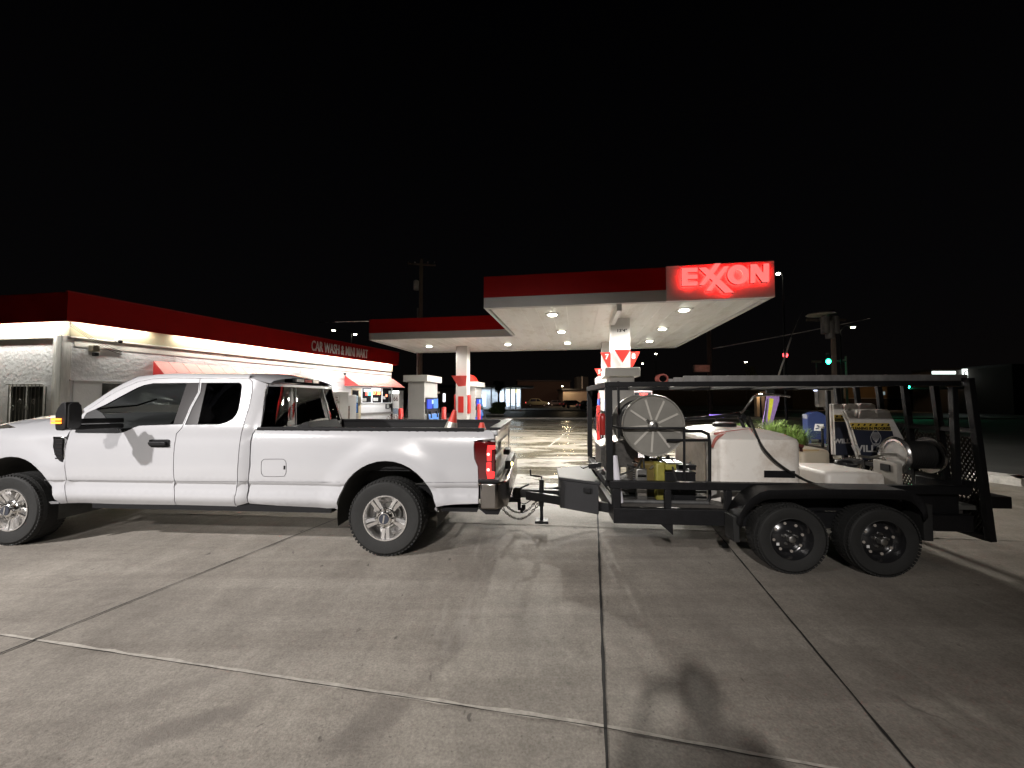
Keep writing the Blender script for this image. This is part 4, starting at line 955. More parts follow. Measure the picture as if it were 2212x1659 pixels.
# wheels
RIMM = mat('polished_alloy', (.88,.87,.86), .27, 1, var=.08, vs=9)
def wheel(parent, c, w, r, rr, face=-1, wid=.255, alloy=True, name='wheel'):
    t = empty(name, (c[0], w, c[1]), 0, parent); f = face
    tp_ = M(); h = wid
    prof_ = [(.0,rr*1.01),(.004,rr*1.04),(-.012,r*.80),(-.010,r*.90),(.012,r*.965),(.035,r*.992),(h/2,r),(h-.035,r*.992),(h-.012,r*.965),(h+.01,r*.85),(h,rr*1.02)]
    tp_.lathe([(a, b) for a, b in prof_], (0,0,0), (0,-f,0), 64, caps=False); tire = tp_.build('tyre', RUBBER, t, smooth=35)
    td = M(); n = 60
    for i in range(n):
        a = 2*math.pi*i/n; e_ = Vector((math.cos(a), 0, math.sin(a))); tt = Vector((-math.sin(a), 0, math.cos(a)))
        for k, y_ in enumerate((.018, .075, .13, .185, .237)):
            td.obox(e_*(r*(.966 if k in (0, 4) else .986))+Vector((0, -f*y_*h/.255, 0))+tt*(.012*(k % 2)), (.012, .044, .024), e_, Vector((0,1,0)), tt)
    td.build('tread', RUBBER, t)
    if alloy:
        rb = M(); rb.lathe([(.012, rr*1.03),(-.004, rr*1.02),(-.004, rr*.97),(.02, rr*.92),(.15, rr*.84),(.15,.02)], (0,0,0), (0,-f,0), 56, caps=False)
        sk = rb
        for i in range(5):
            a = 2*math.pi*i/5+R(-90); e_ = Vector((math.cos(a), 0, math.sin(a))); tt = Vector((-math.sin(a), 0, math.cos(a)))
            for sgn_ in (-1, 1):
                def q_(d, o_, y_): return e_*d+tt*(o_*sgn_)+Vector((0, -f*y_, 0))
                v_ = [q_(.07,.004,.02), q_(.07,.030,.025), q_(rr*.95,.046,.012), q_(rr*.95,.008,.006), q_(.07,.004,.07), q_(.07,.036,.07), q_(rr*.95,.058,.05), q_(rr*.95,.004,.05)]
                sk.add(v_, [(0,1,2,3),(7,6,5,4),(0,4,5,1),(1,5,6,2),(2,6,7,3),(3,7,4,0)])
        rb.build('rim', RIMM, t, smooth=30); hc_ = M().lathe([(.03,.105),(.012,.103),(.006,.095),(.006,.075),(-.02,.072),(-.028,.060),(-.030,.001)], (0,0,0), (0,-f,0), 40)
        M().lathe([(-.031,.052),(-.035,.050),(-.036,.001)], (0,0,0), (0,-f,0), 32).build('hub_badge', mat('badge_dark', (.03,.035,.05), .2, spec=.8), t, smooth=30)
        M().bar((-.006, f*.037, -.040), (.006, f*.037, .040), .004, .015).build('badge_mark', CHROME, t)
        for i in range(8): a = 2*math.pi*i/8; hc_.lathe([(.01,.012),(-.028,.011),(-.034,.005)], (math.cos(a)*.088, 0, math.sin(a)*.088), (0,-f,0), 10)
        hc_.build('hub_cap', CHROME, t, smooth=30)
        M().lathe([(.10,.13),(.12,.13)], (0,0,0), (0,-f,0), 32).build('brake_disc', STEEL, t)
    else:
        RB = mat('black_rim', (.012,.012,.013), .22, spec=.8)
        rb = M(); rb.lathe([(.02, rr*1.03),(.0, rr*1.01),(.03, rr*.95),(.075, rr*.90),(.085, rr*.80),(.06, rr*.62),(.045, rr*.40),(.05,.001)], (0,0,0), (0,-f,0), 48, caps=False); rim = rb.build('rim', RB, t, smooth=50)
        HLM = mat('hole_light', (.30,.27,.24), .5)  # light in the rim holes, put in as pale discs
        for i in range(8):
            a = 2*math.pi*i/8+.2; M().lathe([(0,.013),(.006,.013)], (math.cos(a)*rr*.70, -f*.064, math.sin(a)*rr*.70), (0,f,0), 14).build('lit_vent_hole', HLM, t)
        ng = M()
        for i in range(5):
            a = 2*math.pi*i/5+.3; ng.lathe([(0,.012),(.022,.009)], (math.cos(a)*.062, -f*.045, math.sin(a)*.062), (0,f,0), 6)
        ng.lathe([(0,.032),(.05,.030),(.055,.02)], (0,-f*.045,0), (0,f,0), 20).build('hub', STEEL, t, smooth=40)
        M().box(-.11, -f*.052-.002, -.075, -.085, -f*.052+.002, -.05).build('wheel_weight', PST, t)
    return t
wheel(truck, (0, .388), .0, .388, .225); wheel(truck, (WC2[0], .388), .0, .388, .225)
wheel(truck, (0, .388), W, .388, .225, 1); wheel(truck, (WC2[0], .388), W, .388, .225, 1)
# underside: frame, axle, exhaust, tank
uc_ = M(); uc_.box(WC2[0]-.7, .55, .46, BU1+.05, .66, .60); uc_.box(WC2[0]-.7, W-.66, .46, BU1+.05, W-.55, .60); uc_.cyl((0,.2,.388),(0,W-.2,.388),.05); uc_.cyl((WC2[0],.2,.388),(WC2[0],W-.2,.388),.05)
uc_.lathe([(-.16,.06),(-.1,.14),(.1,.14),(.16,.06)], (0,1.0,.388), (0,1,0), 20); uc_.build('chassis', DARKSTEEL, truck)
ex = M(); ex.tube([(-3.3,1.3,.42),(-1.2,1.3,.42),(-.6,1.4,.5),(.4,1.45,.55),(.9,1.7,.45)], .035, 8, sub=4); ex.lathe([(0,.09),(.7,.09)], (-2.4,1.3,.42), (1,0,0), 16); ex.build('exhaust', STEEL, truck, smooth=50)
rk = M(); rk.box(-3.35, .10, .40, -.62, .30, .475); rk.box(.56, .10, .44, BU1-.05, .3, .48); rk.build('rocker_underside', BLACK, truck)
M().box(-1.5, .35, .38, -.75, .75, .58).build('spare_tank', BLACK, truck, bevel=.03)
# tail lamp
tlp = TPw([(1025.5,953.5),(1070,954),(1071,960),(1070,1004),(1069,1042),(1034.5,1042),(1034,1009),(1026.5,990)], .06)
TLm = mat('tail_lens', (.085,.002,.003), .12, spec=.8, coat=1)
def tlc(x, z, d): return (x, d+max(0, (x-tlp[0][0]-.08))**2*2.2, z)
for s_, nm in ((0, .035), (1, 0)):
    L_ = M(); P = tlp
    if s_ == 0: L_.prism(P, lambda x, z, d: (x, .030+d, z), 0, .12)
    else: L_.prism(P, lambda x, z, d: (x, W-.030-d, z), 0, .12)
    o = L_.build('tail_lamp', TLm, truck, bevel=.008)
    if s_ == 0:
        lit = glow('tail_glow', (1,.03,.03), 1.5); hot = glow('tail_hot', (1,.25,.22), 5)
        def zz3(P_): return TPw([(987.4+x*.2315, 768+y*.2315) for x, y in P_], .025)
        for P_ in ([(285,838),(355,838),(355,872),(322,880),(318,985),(280,985),(278,890)], [(275,998),(318,998),(318,1080),(350,1085),(346,1145),(285,1150),(272,1080)]):
            M().prism(zz3(P_), pf, .022, .0295).build('light_bar', lit, o)
        for x, y in ((292,922),(291,1066)):
            (a_, b_), = zz3([(x, y)]); M().lathe([(0,.016),(.004,.012)], (a_, .0215, b_), (0,-1,0), 12).build('bulb', hot, o)
# tailgate, step, rear bumper
TU = PB1[5][0]+.0
tg = M(); tg.box(TU-.05, .09, .60, TU, W-.09, 1.22); tg.box(TU-.05, .09, 1.22, TU+.03, W-.09, 1.285)
tgo = tg.build('tailgate', PAINT, truck, bevel=.02)
M().box(TU+.0, .5, 1.02, TU+.02, W-.5, 1.12).build('tailgate_trim', CHROME, tgo, bevel=.004)
M().box(TU-.06, .075, 1.2855, TU+.055, W-.075, 1.31).build('tailgate_cap', BLACK, tgo, bevel=.008)
bp_ = TPw([(1037,1043),(1098,1043),(1098,1060),(1096,1095),(1088,1101),(1037,1101)], .02)
bm_ = M(); x0, x1 = bp_[0][0], bp_[0][0]+.27; z0, z1 = bp_[5][1], bp_[0][1]
for w_, cut_ in ((.02, .10), (.16, .0), (W-.16, .0), (W-.02, .10)): bm_.v += [(x0, w_, z0), (x0, w_, z1), (x1-cut_, w_, z1), (x1-cut_, w_, z0)]
for i in range(3):
    for j in range(4): a = i*4; bm_.f.append((a+j, a+(j+1) % 4, a+4+(j+1) % 4, a+4+j))
bm_.f += [(0,3,2,1),(12,13,14,15)]; BMP = mat('bumper_chrome', (.34,.32,.30), .22, 1, var=.1)
bo_ = bm_.build('rear_bumper', BMP, truck, bevel=.02)
M().box(x0-.02, .0, z1-.002+.004, x1-.08, W-.0, z1+.035).build('step_pad', BLACK, bo_, bevel=.008); M().prism([(x0-.03,z0-.004),(x1-.06,z0-.004),(x1-.09,z0-.065),(x0+.05,z0-.065)], pf, .08, W-.08).build('lower_valance', BLACK, bo_, bevel=.006)
M().box(x1-.07, .62, z1+.0351, x1+.0, 1.38, z1+.13).build('plate_recess', BLACK, bo_, bevel=.01)
pl_ = M().lathe([(0,.022),(.01,.02)], (x1+.001, .66, z1+.09), (1,-.6,0), 12).build('plate_lamp', glow('plate_lamp_glow', (1,.85,.35), 9), bo_)
light('plate_light', 'POINT', (x1+.06, .62, z1+.10), 1.0, (1,.85,.5), .02, parent=truck)
M().box(x1-.09, .62, z1+.20, x1-.02, .86, z1+.26).build('tailgate_handle', BLACK, tgo, bevel=.01)
# headlamp, grille and front bumper on the nose (outside the frame)
M().box(NF-.06, .28, .62, NF+.02, W-.28, 1.10).build('grille', CHROME, truck, bevel=.03); M().box(NF-.16, .02, .42, NF+.12, W-.02, .64).build('front_bumper', CHROME, truck, bevel=.04)
M().box(NF-.03, .10, .82, NF+.10, .27, 1.10).build('headlamp', mat('clear_plastic', (.5,.5,.5), .1), truck, bevel=.03); M().box(NF-.03, W-.27, .82, NF+.10, W-.10, 1.10).build('headlamp', mat('clear_plastic2', (.5,.5,.5), .1), truck, bevel=.03)
# cones standing in the bed
CON = mat('cone_orange', (.62,.05,.03), .5); RFL = mat('cone_sleeve', (.45,.43,.38), .35, .4, var=.5, vs=14)
def cone(px_, ytop, w_, hgt, lean, lab):
    q_ = TF.hit(px_, ytop, w_); t = thing('traffic_cone', lab, 'traffic cone', TF.wld(q_[0], w_, q_[1]-hgt), R(-4), 'traffic cones in the truck bed'); t.rotation_euler = (0, R(lean), R(-4))
    M().lathe([(0,.135),(.02,.13),(hgt*.97,.028),(hgt,.024)], (0,0,0), (0,0,1), 24).build('cone_body', CON, t, smooth=50)
    M().lathe([(hgt*.32,.101+.003),(hgt*.70,.059+.003)], (0,0,0), (0,0,1), 24, caps=False).build('reflective_sleeve', RFL, t, smooth=50)
    M().box(-.17,-.17,-.0,.17,.17,.025).build('cone_base', CON, t, bevel=.01)
cone(965, 884, .95, .50, 12, 'orange traffic cone with a grey reflective sleeve leaning in the truck bed')
cone(1041, 913, .55, .36, 0, 'small orange traffic cone at the tailgate end of the bed, only its tip showing')
# ================================================================ TRAILER
TRF = Fr((2.598, 3.65), -4.5); TW2 = 2.16; WS, WF = .25, 1.91
th = lambda x, y, w_=WS: TRF.hit(x, y, w_)
trl = thing('utility_trailer', 'black tandem axle utility trailer with top rack and mesh rear gate, loaded with washing gear', 'trailer', (TRF.o.x, TRF.o.y, 0), R(-4.5))
BS = DARKSTEEL
UF = th(1315, 900)[0]; UFl = th(1331, 1100)[0]; UG = th(2092, 1050)[0]; ZMID, ZTOP, ZLO = .735, 1.750, .43
fm = M()
for w_ in (WS, WF):
    fm.box(UF, w_-.035, ZMID-.035, UG, w_+.035, ZMID+.040)          # side rail
fm.box(UF-.035, WS+.0352, ZMID-.03, UF+.035, WF-.0352, ZMID+.035); fm.build('side_rail', BS, trl, bevel=.004)
fm = M()
for w_ in (WS, WF): fm.box(UF-.02, w_-.03, ZTOP-.024, UG-.05, w_+.03, ZTOP+.025)
fm.box(UF-.04, WS-.03, ZTOP-.031, UF-.0205, WF+.03, ZTOP+.024); 
for k in range(1, 6): u_ = UF+(UG-UF)*k/6; fm.box(u_-.02, WS+.0305, ZTOP-.02, u_+.02, WF-.0305, ZTOP+.02)
fm.build('top_rack', BS, trl, bevel=.004)
fm = M()
for w_ in (WS, WF): fm.box(UFl-.03, w_-.033, .355, UG, w_+.033, .505)
fm.box(UFl-.03, WS+.0335, .36, UFl+.04, WF-.0335, .50); 
for k in range(1, 8): u_ = UFl+(UG-UFl)*k/8; fm.box(u_-.03, WS+.0335, .38, u_+.03, WF-.0335, .48)
fm.build('chassis_frame', BS, trl, bevel=.004)
def post(u, w_, z0, z1, s_=.034, par=trl): return M().box(u-s_, w_-s_, z0, u+s_, w_+s_, z1).build('post', BS, par, bevel=.004)
for w_ in (WS, WF):
    post(UF, w_, ZMID+.041, ZTOP-.033, .033); post(UFl, w_, .506, ZMID-.036, .040)
    post(UG-.10, w_, ZMID+.041, ZTOP-.033, .024)
for x_ in (1442, 1572): post(th(x_, 1080)[0], WS, .506, ZMID-.036, .030)
post(th(1336, 860, .9)[0], .9, ZMID, ZTOP+.06, .014)
bp2 = M().prism([(th(1430,1120)[0]-.02, .354), (th(1452,1120)[0], .354), (th(1452,1120)[0], .25)], pf, WS-.02, WS+.02).build('gusset', BS, trl)
dkm = mat('deck_wood', (.05,.045,.04), .85, var=.5, vs=4, bump=.4, bs=20, stretch=(1,6,1))
M().box(UFl+.04, WS+.04, .506, UG-.02, WF-.04, .535).build('deck', dkm, trl)
# inner lower rack bars seen between the posts
ib = M(); 
for z_ in (.56, .62, .68): ib.box(UF+.05, WS+.25, z_-.012, UF+1.05, WS+.28, z_+.012)
ib.cyl((UF+.05, WS+.09, .545), (UF+1.0, WS+.09, .545), .022); ib.build('inner_rail', mat('worn_grey_steel', (.10,.10,.10), .5, .4, var=.4, vs=9), trl, smooth=40)
# fender over both wheels
FP_ = [th(x, y, -.02) for x, y in [(1594,1132),(1598,1112),(1608,1094),(1624,1076),(1642,1064),(1660,1059),(1800,1057),(1955,1059),(1975,1064),(1992,1078),(2003,1096),(2006,1118)]]
fe = M(); n = len(FP_)
for u, z in FP_: fe.v += [(u, -.02, z), (u, WS-.036, z), (u, -.02, z-.0)]
fe.f = [(3*i, 3*i+3, 3*i+4, 3*i+1) for i in range(n-1)]
cu_ = sum(p[0] for p in FP_)/n
b0 = len(fe.v)
for u, z in FP_:
    du = u-cu_; s_ = 1-.055/max(.2, math.hypot(du*.45, z-.33)); fe.v.append((cu_+du*(.955), -.02, .33+(z-.33)*.84-.01))
fe.f += [(3*i, b0+i, b0+i+1, 3*i+3) for i in range(n-1)]
fo = fe.build('fender', BS, trl, smooth=40)
md = fo.modifiers.new('thick', 'SOLIDIFY'); md.thickness = .006
fe2 = fo.copy(); sc.collection.objects.link(fe2); fe2.scale = (1, -1, 1); fe2.location = (0, TW2, 0)
M().box(th(1992,1100,0)[0], -.01, th(2000,1168,0)[1], th(2012,1100,0)[0], .20, th(2000,1090,0)[1]).build('mud_flap', RUBBER, trl, bevel=.004)
M().box(th(1586,1100,0)[0], .02, .27, th(1599,1100,0)[0], .20, .50).build('mud_flap', RUBBER, trl, bevel=.004)
TU1, TU2 = th(1711, 1150, 0)[0], th(1909, 1150, 0)[0]
for u_ in (TU1, TU2):
    wheel(trl, (u_, .315), 0, .315, .185, wid=.20, alloy=False); wheel(trl, (u_, .315), TW2, .315, .185, 1, wid=.20, alloy=False)
    M().cyl((u_,.12,.30),(u_,TW2-.12,.30),.035).build('axle', BS, trl)
# tongue, coupler, jack
CU = TRF.loc(AT(1118, 1085, 5.0)); CWT = 1.08; tcx = CU.x
tg_ = M()
for sg in (-1, 1): tg_.bar((tcx+.12, CWT+sg*.04, .42), (UFl+.35, CWT+sg*.72, .42), .06, .10)
tg_.bar((tcx+.05, CWT, .44), (tcx+.6, CWT, .43), .09, .10); tg_.build('tongue', BS, trl, bevel=.006)
cp = M(); cp.lathe([(0,.05),(.05,.062),(.10,.055),(.13,.03)], (tcx-.0, CWT, .375), (0,0,1), 20); cp.bar((tcx, CWT, .44), (tcx+.22, CWT, .44), .10, .07); cp.bar((tcx+.03,CWT,.49),(tcx+.15,CWT,.55),.03,.02); cp.build('coupler', BS, trl, bevel=.006)
ju = th(1170, 1080, CWT)[0]
zj = lambda y: H-(y-CY-32.5)*4.95/FOC
jk = M(); jk.cyl((ju,CWT-.08,.30),(ju,CWT-.08,zj(1030)),.030); jk.cyl((ju,CWT-.08,zj(1113)),(ju,CWT-.08,.32),.020); jk.box(ju-.08,CWT-.15,zj(1118),ju+.08,CWT-.01,zj(1113)); jko = jk.build('tongue_jack', BS, trl, bevel=.004, smooth=50)
M().tube([(ju,CWT-.08,zj(1030)),(ju,CWT-.08,zj(1024)),(ju-.04,CWT-.1,zj(1023)),(ju-.13,CWT-.13,zj(1020)),(ju-.135,CWT-.135,zj(1008))], .012, 8).build('crank_handle', BS, jko, smooth=60)
# tongue tool box with a slanted side
def q3(x, y, Z): return TRF.loc(AT(x, y, Z))
BXZ = (.345, .70); a_ = TRF.loc(G(1209.6,1030,.70)); b_ = TRF.loc(G(1293,1041,.70)); cw = 1.08
ft = [(a_.x, a_.y), (b_.x, b_.y), (b_.x, 2*cw-b_.y), (a_.x, 2*cw-a_.y)]
tb = M(); tb.v = [(x,y,BXZ[0]) for x,y in ft]+[(x,y,BXZ[1]-.035) for x,y in ft]; tb.f = [(0,3,2,1),(4,5,6,7)]+[(i,(i+1)%4,(i+1)%4+4,i+4) for i in range(4)]
TBM = mat('tool_box_black', (.016,.016,.018), .62, 0, var=.2, vs=5); tbo = tb.build('tongue_box', TBM, trl, bevel=.008)
ft2 = inset(ft, -.018) ; tb = M(); z0, z1 = BXZ[1]-.034, BXZ[1]; tb.v = [(x,y,z0) for x,y in ft2]+[(x,y,z1) for x,y in ft2]; tb.f = [(0,3,2,1),(4,5,6,7)]+[(i,(i+1)%4,(i+1)%4+4,i+4) for i in range(4)]
tb.build('box_lid', TBM, tbo, bevel=.008)
M().bar((b_.x-.16,b_.y+.06-.012,.60),(b_.x-.08,b_.y+.03-.012,.60),.02,.05).build('latch', DARKSTEEL, tbo, bevel=.004)
# safety chains and wiring
def chain(P, n_, par, nm='safety_chain'):
    P = [Vector(p) for p in P]; c = M(); L_ = []
    for i in range(n_+1):
        t = i/n_; x = P[0].lerp(P[1], t); x.z -= P[2].x*4*t*(1-t); x.y += .03*math.sin(t*3); L_.append(x)
    for i in range(n_):
        m_, d = (L_[i]+L_[i+1])/2, (L_[i+1]-L_[i]); l_ = d.length; d.normalize(); s_ = Vector((0,1,0)) if i % 2 else d.cross(Vector((0,1,0))).normalized()
        s_ = (s_-d*s_.dot(d)).normalized(); r_ = l_*.34
        pts_ = [m_+d*(l_*.36*(1 if math.cos(a) > 0 else -1)+r_*math.cos(a)*.8)+s_*r_*math.sin(a) for a in [2*math.pi*(k+.5)/10 for k in range(10)]]
        c.tube(pts_, .0062, 5, closed=True)
    return c.build(nm, mat('chain_steel', (.16,.15,.14), .45, .8, var=.3, vs=30), par, smooth=60)
c1 = q3(1084, 1096, 4.95); c2 = q3(1166, 1083, 4.95)
chain([c1, c2, (.185,0,0)], 20, trl); chain([c1+Vector((.02,.12,.02)), c2+Vector((-.03,.10,0)), (.15,0,0)], 19, trl)
wr = M(); wr.tube([q3(1091,1052,4.9), q3(1108,1072,4.9), q3(1130,1088,4.9), q3(1147,1080,4.9), q3(1158,1070,4.9), q3(1163,1058,4.9), q3(1167,1066,4.9), q3(1175,1074,4.9)], .006, 5, sub=5); wr.build('wiring_cable', BLACK, trl, smooth=60)
# ball mount belongs to the truck
def tk(x, y, Z): return TF.loc(AT(x, y, Z))
bm2 = M(); bm2.bar(tk(1083,1078,5.0), tk(1121,1078,5.0), .055, .065); bm2.bar(tk(1121,1075,5.0), tk(1122,1097,5.0), .055, .04); bm2.bar(tk(1119,1098,5.0), tk(1133,1100,5.0), .06, .03); bm2.cyl(tk(1131,1100,5.0), tk(1131,1090,5.0), .025); bm2.cyl(tk(1127,1100,5.0), tk(1127,1108,5.0), .018)
bm2.build('ball_mount', DARKSTEEL, truck, bevel=.004)
# rear gate standing up
def gp(w_, z, o=0): return (UG+.02+.13*(1-(z-.30)/1.55)+o, w_, z)
M().box(th(1640,1050)[0], WS+.034, .506, UG-.06, WS+.040, ZMID-.036).build('light_block_board', BS, trl)  # added board, blocks canopy light leaking under the rail
gt = M(); ZG0, ZG1 = .27, 1.80
gate = empty('rear_gate', (0,0,0), 0, trl)
for w_ in [WS-.02+(WF-WS+.04)*k/5 for k in range(6)]:
    M().bar(gp(w_,ZG0), gp(w_,ZG1), .055 if w_ in (WS-.02, WF+.02) else .045, .055).build('gate_post', BS, gate, bevel=.004)
for z_ in (ZG0+.02, .78, 1.30, ZG1-.02): gt.bar(gp(WS,z_,.002), gp(WF,z_,.002), .05, .05)
gt.build('gate_crossbar', BS, gate, bevel=.004)
ms = M(); st_ = .060
lp_ = M(); lp_.add([gp(WS+.03,.30,.03), gp(WF-.03,.30,.03), gp(WF-.03,.62,.03), gp(WS+.03,.62,.03)], [(0,1,2,3)]); lp_.build('gate_shade_plate', BS, gate)  # added dark sheet, makes the lower gate read as black shade
for sg in (1, -1):
    c_ = -3.0
    while c_ < 4.5:
        P_ = []
        for w_ in [WS+.02+(WF-WS-.04)*i/40 for i in range(41)]:
            z = c_+sg*(w_-WS)*1.5
            if ZG0+.03 <= z <= 1.28: P_.append(gp(w_, z, .03+.003*sg))
        if len(P_) > 1: ms.bar(P_[0], P_[-1], .010, .010)
        c_ += st_
ms.build('gate_mesh', mat('mesh_steel', (.03,.025,.02), .6, .0), gate)
tlb = M(); (ul, zl) = th(2150, 1080, .35)
tlb.box(UG+.16, .22, zl-.05, UG+.34, .40, zl+.06); tlo = tlb.build('light_bracket', BS, trl, bevel=.006)
M().box(UG+.341, .24, zl-.035, UG+.352, .38, zl+.045).build('tail_lens', TLm, tlo)
# ================================================================ LOAD
def tload(nm, lab, cat, u, w_, z, rz=-4.5, group=None):
    return thing(nm, lab, cat, TRF.wld(u, w_, z), R(rz), group)
PAN_ = mat('galvanised_pan', (.25,.24,.215), .42, .35, var=.15, vs=3, bump=.08, bs=15)
# large hose reel
rc = th(1411, 919, .42); RRD = .327
rl = tload('hose_reel', 'large grey steel hose reel with ribbed round face at the front of the trailer', 'hose reel', rc[0], .42, rc[1])
for k, w_ in enumerate((0, .62)):
    sgn_ = 1 if k == 0 else -1
    fl_ = M().lathe([(-.0,RRD*.93),(-.012,RRD*.955),(-.014,RRD*.985),(.004,RRD),(.02,RRD*.985),(.012,RRD*.94),(.012,.02),(.004,.02),(.0,RRD*.5)], (0,w_,0), (0,sgn_,0), 72, caps=False).build('reel_flange', PAN_, rl, smooth=40)
    M().lathe([(-.001,RRD*.93),(-.001,.001)], (0,w_,0), (0,sgn_,0), 60, caps=False).build('face_plate', PAN_, fl_, smooth=40)
    rb = M()
    for i in range(9):
        a = 2*math.pi*i/9+.45; e_ = Vector((math.cos(a), 0, math.sin(a))); rb.bar(Vector((0,w_-sgn_*.002,0))+e_*.06, Vector((0,w_-sgn_*.002,0))+e_*RRD*.86, .012, .020)
    rb.build('rib', mat('rib_grey', (.42,.40,.36), .4), fl_)
M().lathe([(0,.05),(-.02,.045),(-.03,.02),(-.05,.018)], (0,-.0,.0), (0,1,0), 20).build('hub', STEEL, rl, smooth=40)
M().bar((-.045,-.03,.035),(-.075,-.035,.065),.02).build('crank', STEEL, rl)
hs = M()
for ly, rr in ((0,.26),(1,.235)):
    for i in range(17): hs.tube([(rr*math.cos(a), .035+i*.0345+.012*ly, rr*math.sin(a)) for a in [2*math.pi*k/36 for k in range(36)]], .017, 6, closed=True)
hs.lathe([(.02,.22),(.60,.22)], (0,0,0), (0,1,0), 30); hs.build('wound_hose', RUBBER, rl, smooth=60)
gd = M(); L_ = [th(1322,919,.36),(0,0)]
def tp(x, y, w_): u, z = th(x, y, w_); return (u, w_, z)
gu = M(); gu.tube([tp(1322,920,.55), tp(1332,923,.42), tp(1345,925,.36), tp(1480,925,.36)], .013, 8); gu.tube([tp(1480,931,.37), tp(1515,931,.37), tp(1530,938,.37), tp(1533,955,.37), tp(1533,1037,.37), tp(1533,1075,.37), tp(1524,1093,.37), tp(1498,1096,.37), tp(1470,1095,.37), tp(1457,1086,.37), tp(1448,1066,.37)], .017, 8)
gu.tube([tp(1440,951,.38), tp(1532,951,.38)], .015, 8); gu.cyl(tp(1478,922,.37), tp(1478,1037,.37), .013); gu.build('reel_guard', BS, trl, smooth=60)
# pressure washer engine under the reel
ZDK = .535
en = tload('pressure_washer', 'engine and pump of a pressure washer, dark metal with hoses, under the large reel', 'pressure washer', th(1400,1000,.75)[0], .75, ZDK)
ENM = mat('engine_grey', (.07,.065,.06), .5, .5, var=.5, vs=12, bump=.3, bs=30)
M().box(-.26,-.20,.0,.30,.30,.05).build('base_frame', BS, en, bevel=.01); M().box(-.20,-.16,.05,.10,.24,.30).build('engine_block', ENM, en, bevel=.03)
fn__ = M()
for k in range(9): fn__.box(-.205, -.17, .08+k*.024, .03, -.155, .088+k*.024)
fn__.build('cooling_fins', STEEL, en); M().lathe([(0,.13),(.06,.12),(.08,.06)], (.12,.05,.20), (1,0,0), 20).build('recoil_housing', ENM, en, smooth=40)
M().cyl((-.15,.0,.33),(.08,.0,.33),.07).build('muffler', mat('rusty_metal', (.12,.06,.035), .8, .2, var=.5, vs=14), en, smooth=40)
M().lathe([(0,.05),(.02,.055),(.10,.055),(.12,.03)], (-.24,-.05,.12), (-.3,-1,.2), 16).build('pump_head', STEEL, en, smooth=40)
for k in range(18):
    t_ = M(); a = (random.uniform(-.28,.26), random.uniform(-.3,.0), random.uniform(.12,.40)); 
    t_.tube([a, (a[0]+random.uniform(-.12,.12), a[1]-.06, a[2]+random.uniform(-.05,.1)), (a[0]+random.uniform(-.2,.2), a[1]-.05, random.uniform(.05,.2)), (a[0]+random.uniform(-.2,.2), a[1]+.05, .06)], .010, 6, sub=5); t_.build('hose', RUBBER if k % 3 else STEEL, en, smooth=60)
def tbox(nm, lab, cat, x0, y0, x1, y1, w0, w1, m_, z_floor=None, bev=.008):
    (u0, z1), (u1, z0) = th(x0, y0, w0), th(x1, y1, w0); z0 = z_floor if z_floor is not None else z0
    t = tload(nm, lab, cat, (u0+u1)/2, (w0+w1)/2, z0)
    hw, hd_, hh = (u1-u0)/2, (w1-w0)/2, z1-z0
    return t, hw, hd_, hh
YL = mat('yellow_plastic', (.26,.235,.045), .5, var=.35, vs=12); OLV = mat('ochre_plastic', (.12,.085,.015), .6, var=.35, vs=8)
t, a, b, c = tbox('fuel_can', 'ochre brown fuel can half hidden below the large reel', 'fuel can', 1387, 984, 1420, 1036, .50, .70, OLV, ZDK)
M().box(-a,-b,0,a,b,c*.85).build('can_body', OLV, t, bevel=.03); M().cyl((0,0,c*.85),(0,0,c),.03).build('can_cap', BLACK, t)
t, a, b, c = tbox('pump_unit', 'bright yellow L-shaped pump housing beside the batteries', 'pump', 1417, 1000, 1438, 1036, .42, .58, YL, ZDK)
L2 = th(1462,1000,.42)[0]-th(1438,1000,.42)[0]
M().box(-a,-b,0,a,b,c).build('housing', YL, t, bevel=.018); M().box(a+.001,-b,c-.075,a+L2,b,c-.01).build('bracket', YL, t, bevel=.01); M().tube([(0,0,c),(.05,0,c+.08),(.14,-.02,c+.02),(.2,0,c-.02)], .008, 6, sub=4).build('cable', BLACK, t)
M().box(a+.02,-b-.002,c-.01,a+L2+.06,b+.05,c+.006).build('top_plate', STEEL, t)
for i, (x0,y0,x1,y1,w0,lab) in enumerate([(1437,1017,1503,1037,.40,'low black battery case right of the yellow pump housing'),(1467,1002,1504,1016,.55,'upper black battery with red terminal behind the front case')]):
    t, a, b, c = tbox('battery', lab, 'battery', x0, y0, x1, y1, w0, w0+.18, BLACK, ZDK if i == 0 else None)
    M().box(-a,-b,0,a,b,c-.01).build('case', BLACK, t, bevel=.006); M().box(-a-.004,-b-.004,c-.03,a+.004,b+.004,c-.012).build('lid', BLACK, t, bevel=.004)
    for s_ in (-1,1): M().cyl((s_*a*.7,0,c-.01),(s_*a*.7,0,c+.01),.012).build('terminal', STEEL, t)
t, a, b, c = tbox('junction_box', 'small silver ribbed metal box left of the ochre can', 'junction box', 1375, 1013, 1398, 1036, .42, .5, STEEL, ZDK)
M().box(-a,-b,0,a,b,c).build('housing', STEEL, t, bevel=.006); r_ = M()
for k in range(4): r_.box(-a*.8,-b-.006,c*(.15+.2*k),a*.8,-b-.0005,c*(.24+.2*k))
r_.build('rib', CHROME, t)
for k in range(9):
    fx, fy, fz_ = random.uniform(-.26,.24), random.uniform(-.30,-.1), random.uniform(.12,.42)
    M().lathe([(0,.014),(.03,.018),(.032,.011),(.06,.011)], (fx, fy, fz_), (random.uniform(-1,1), -.4, random.uniform(-1,1)), 8).build('fitting', STEEL if k % 2 else CHROME, en, smooth=40)
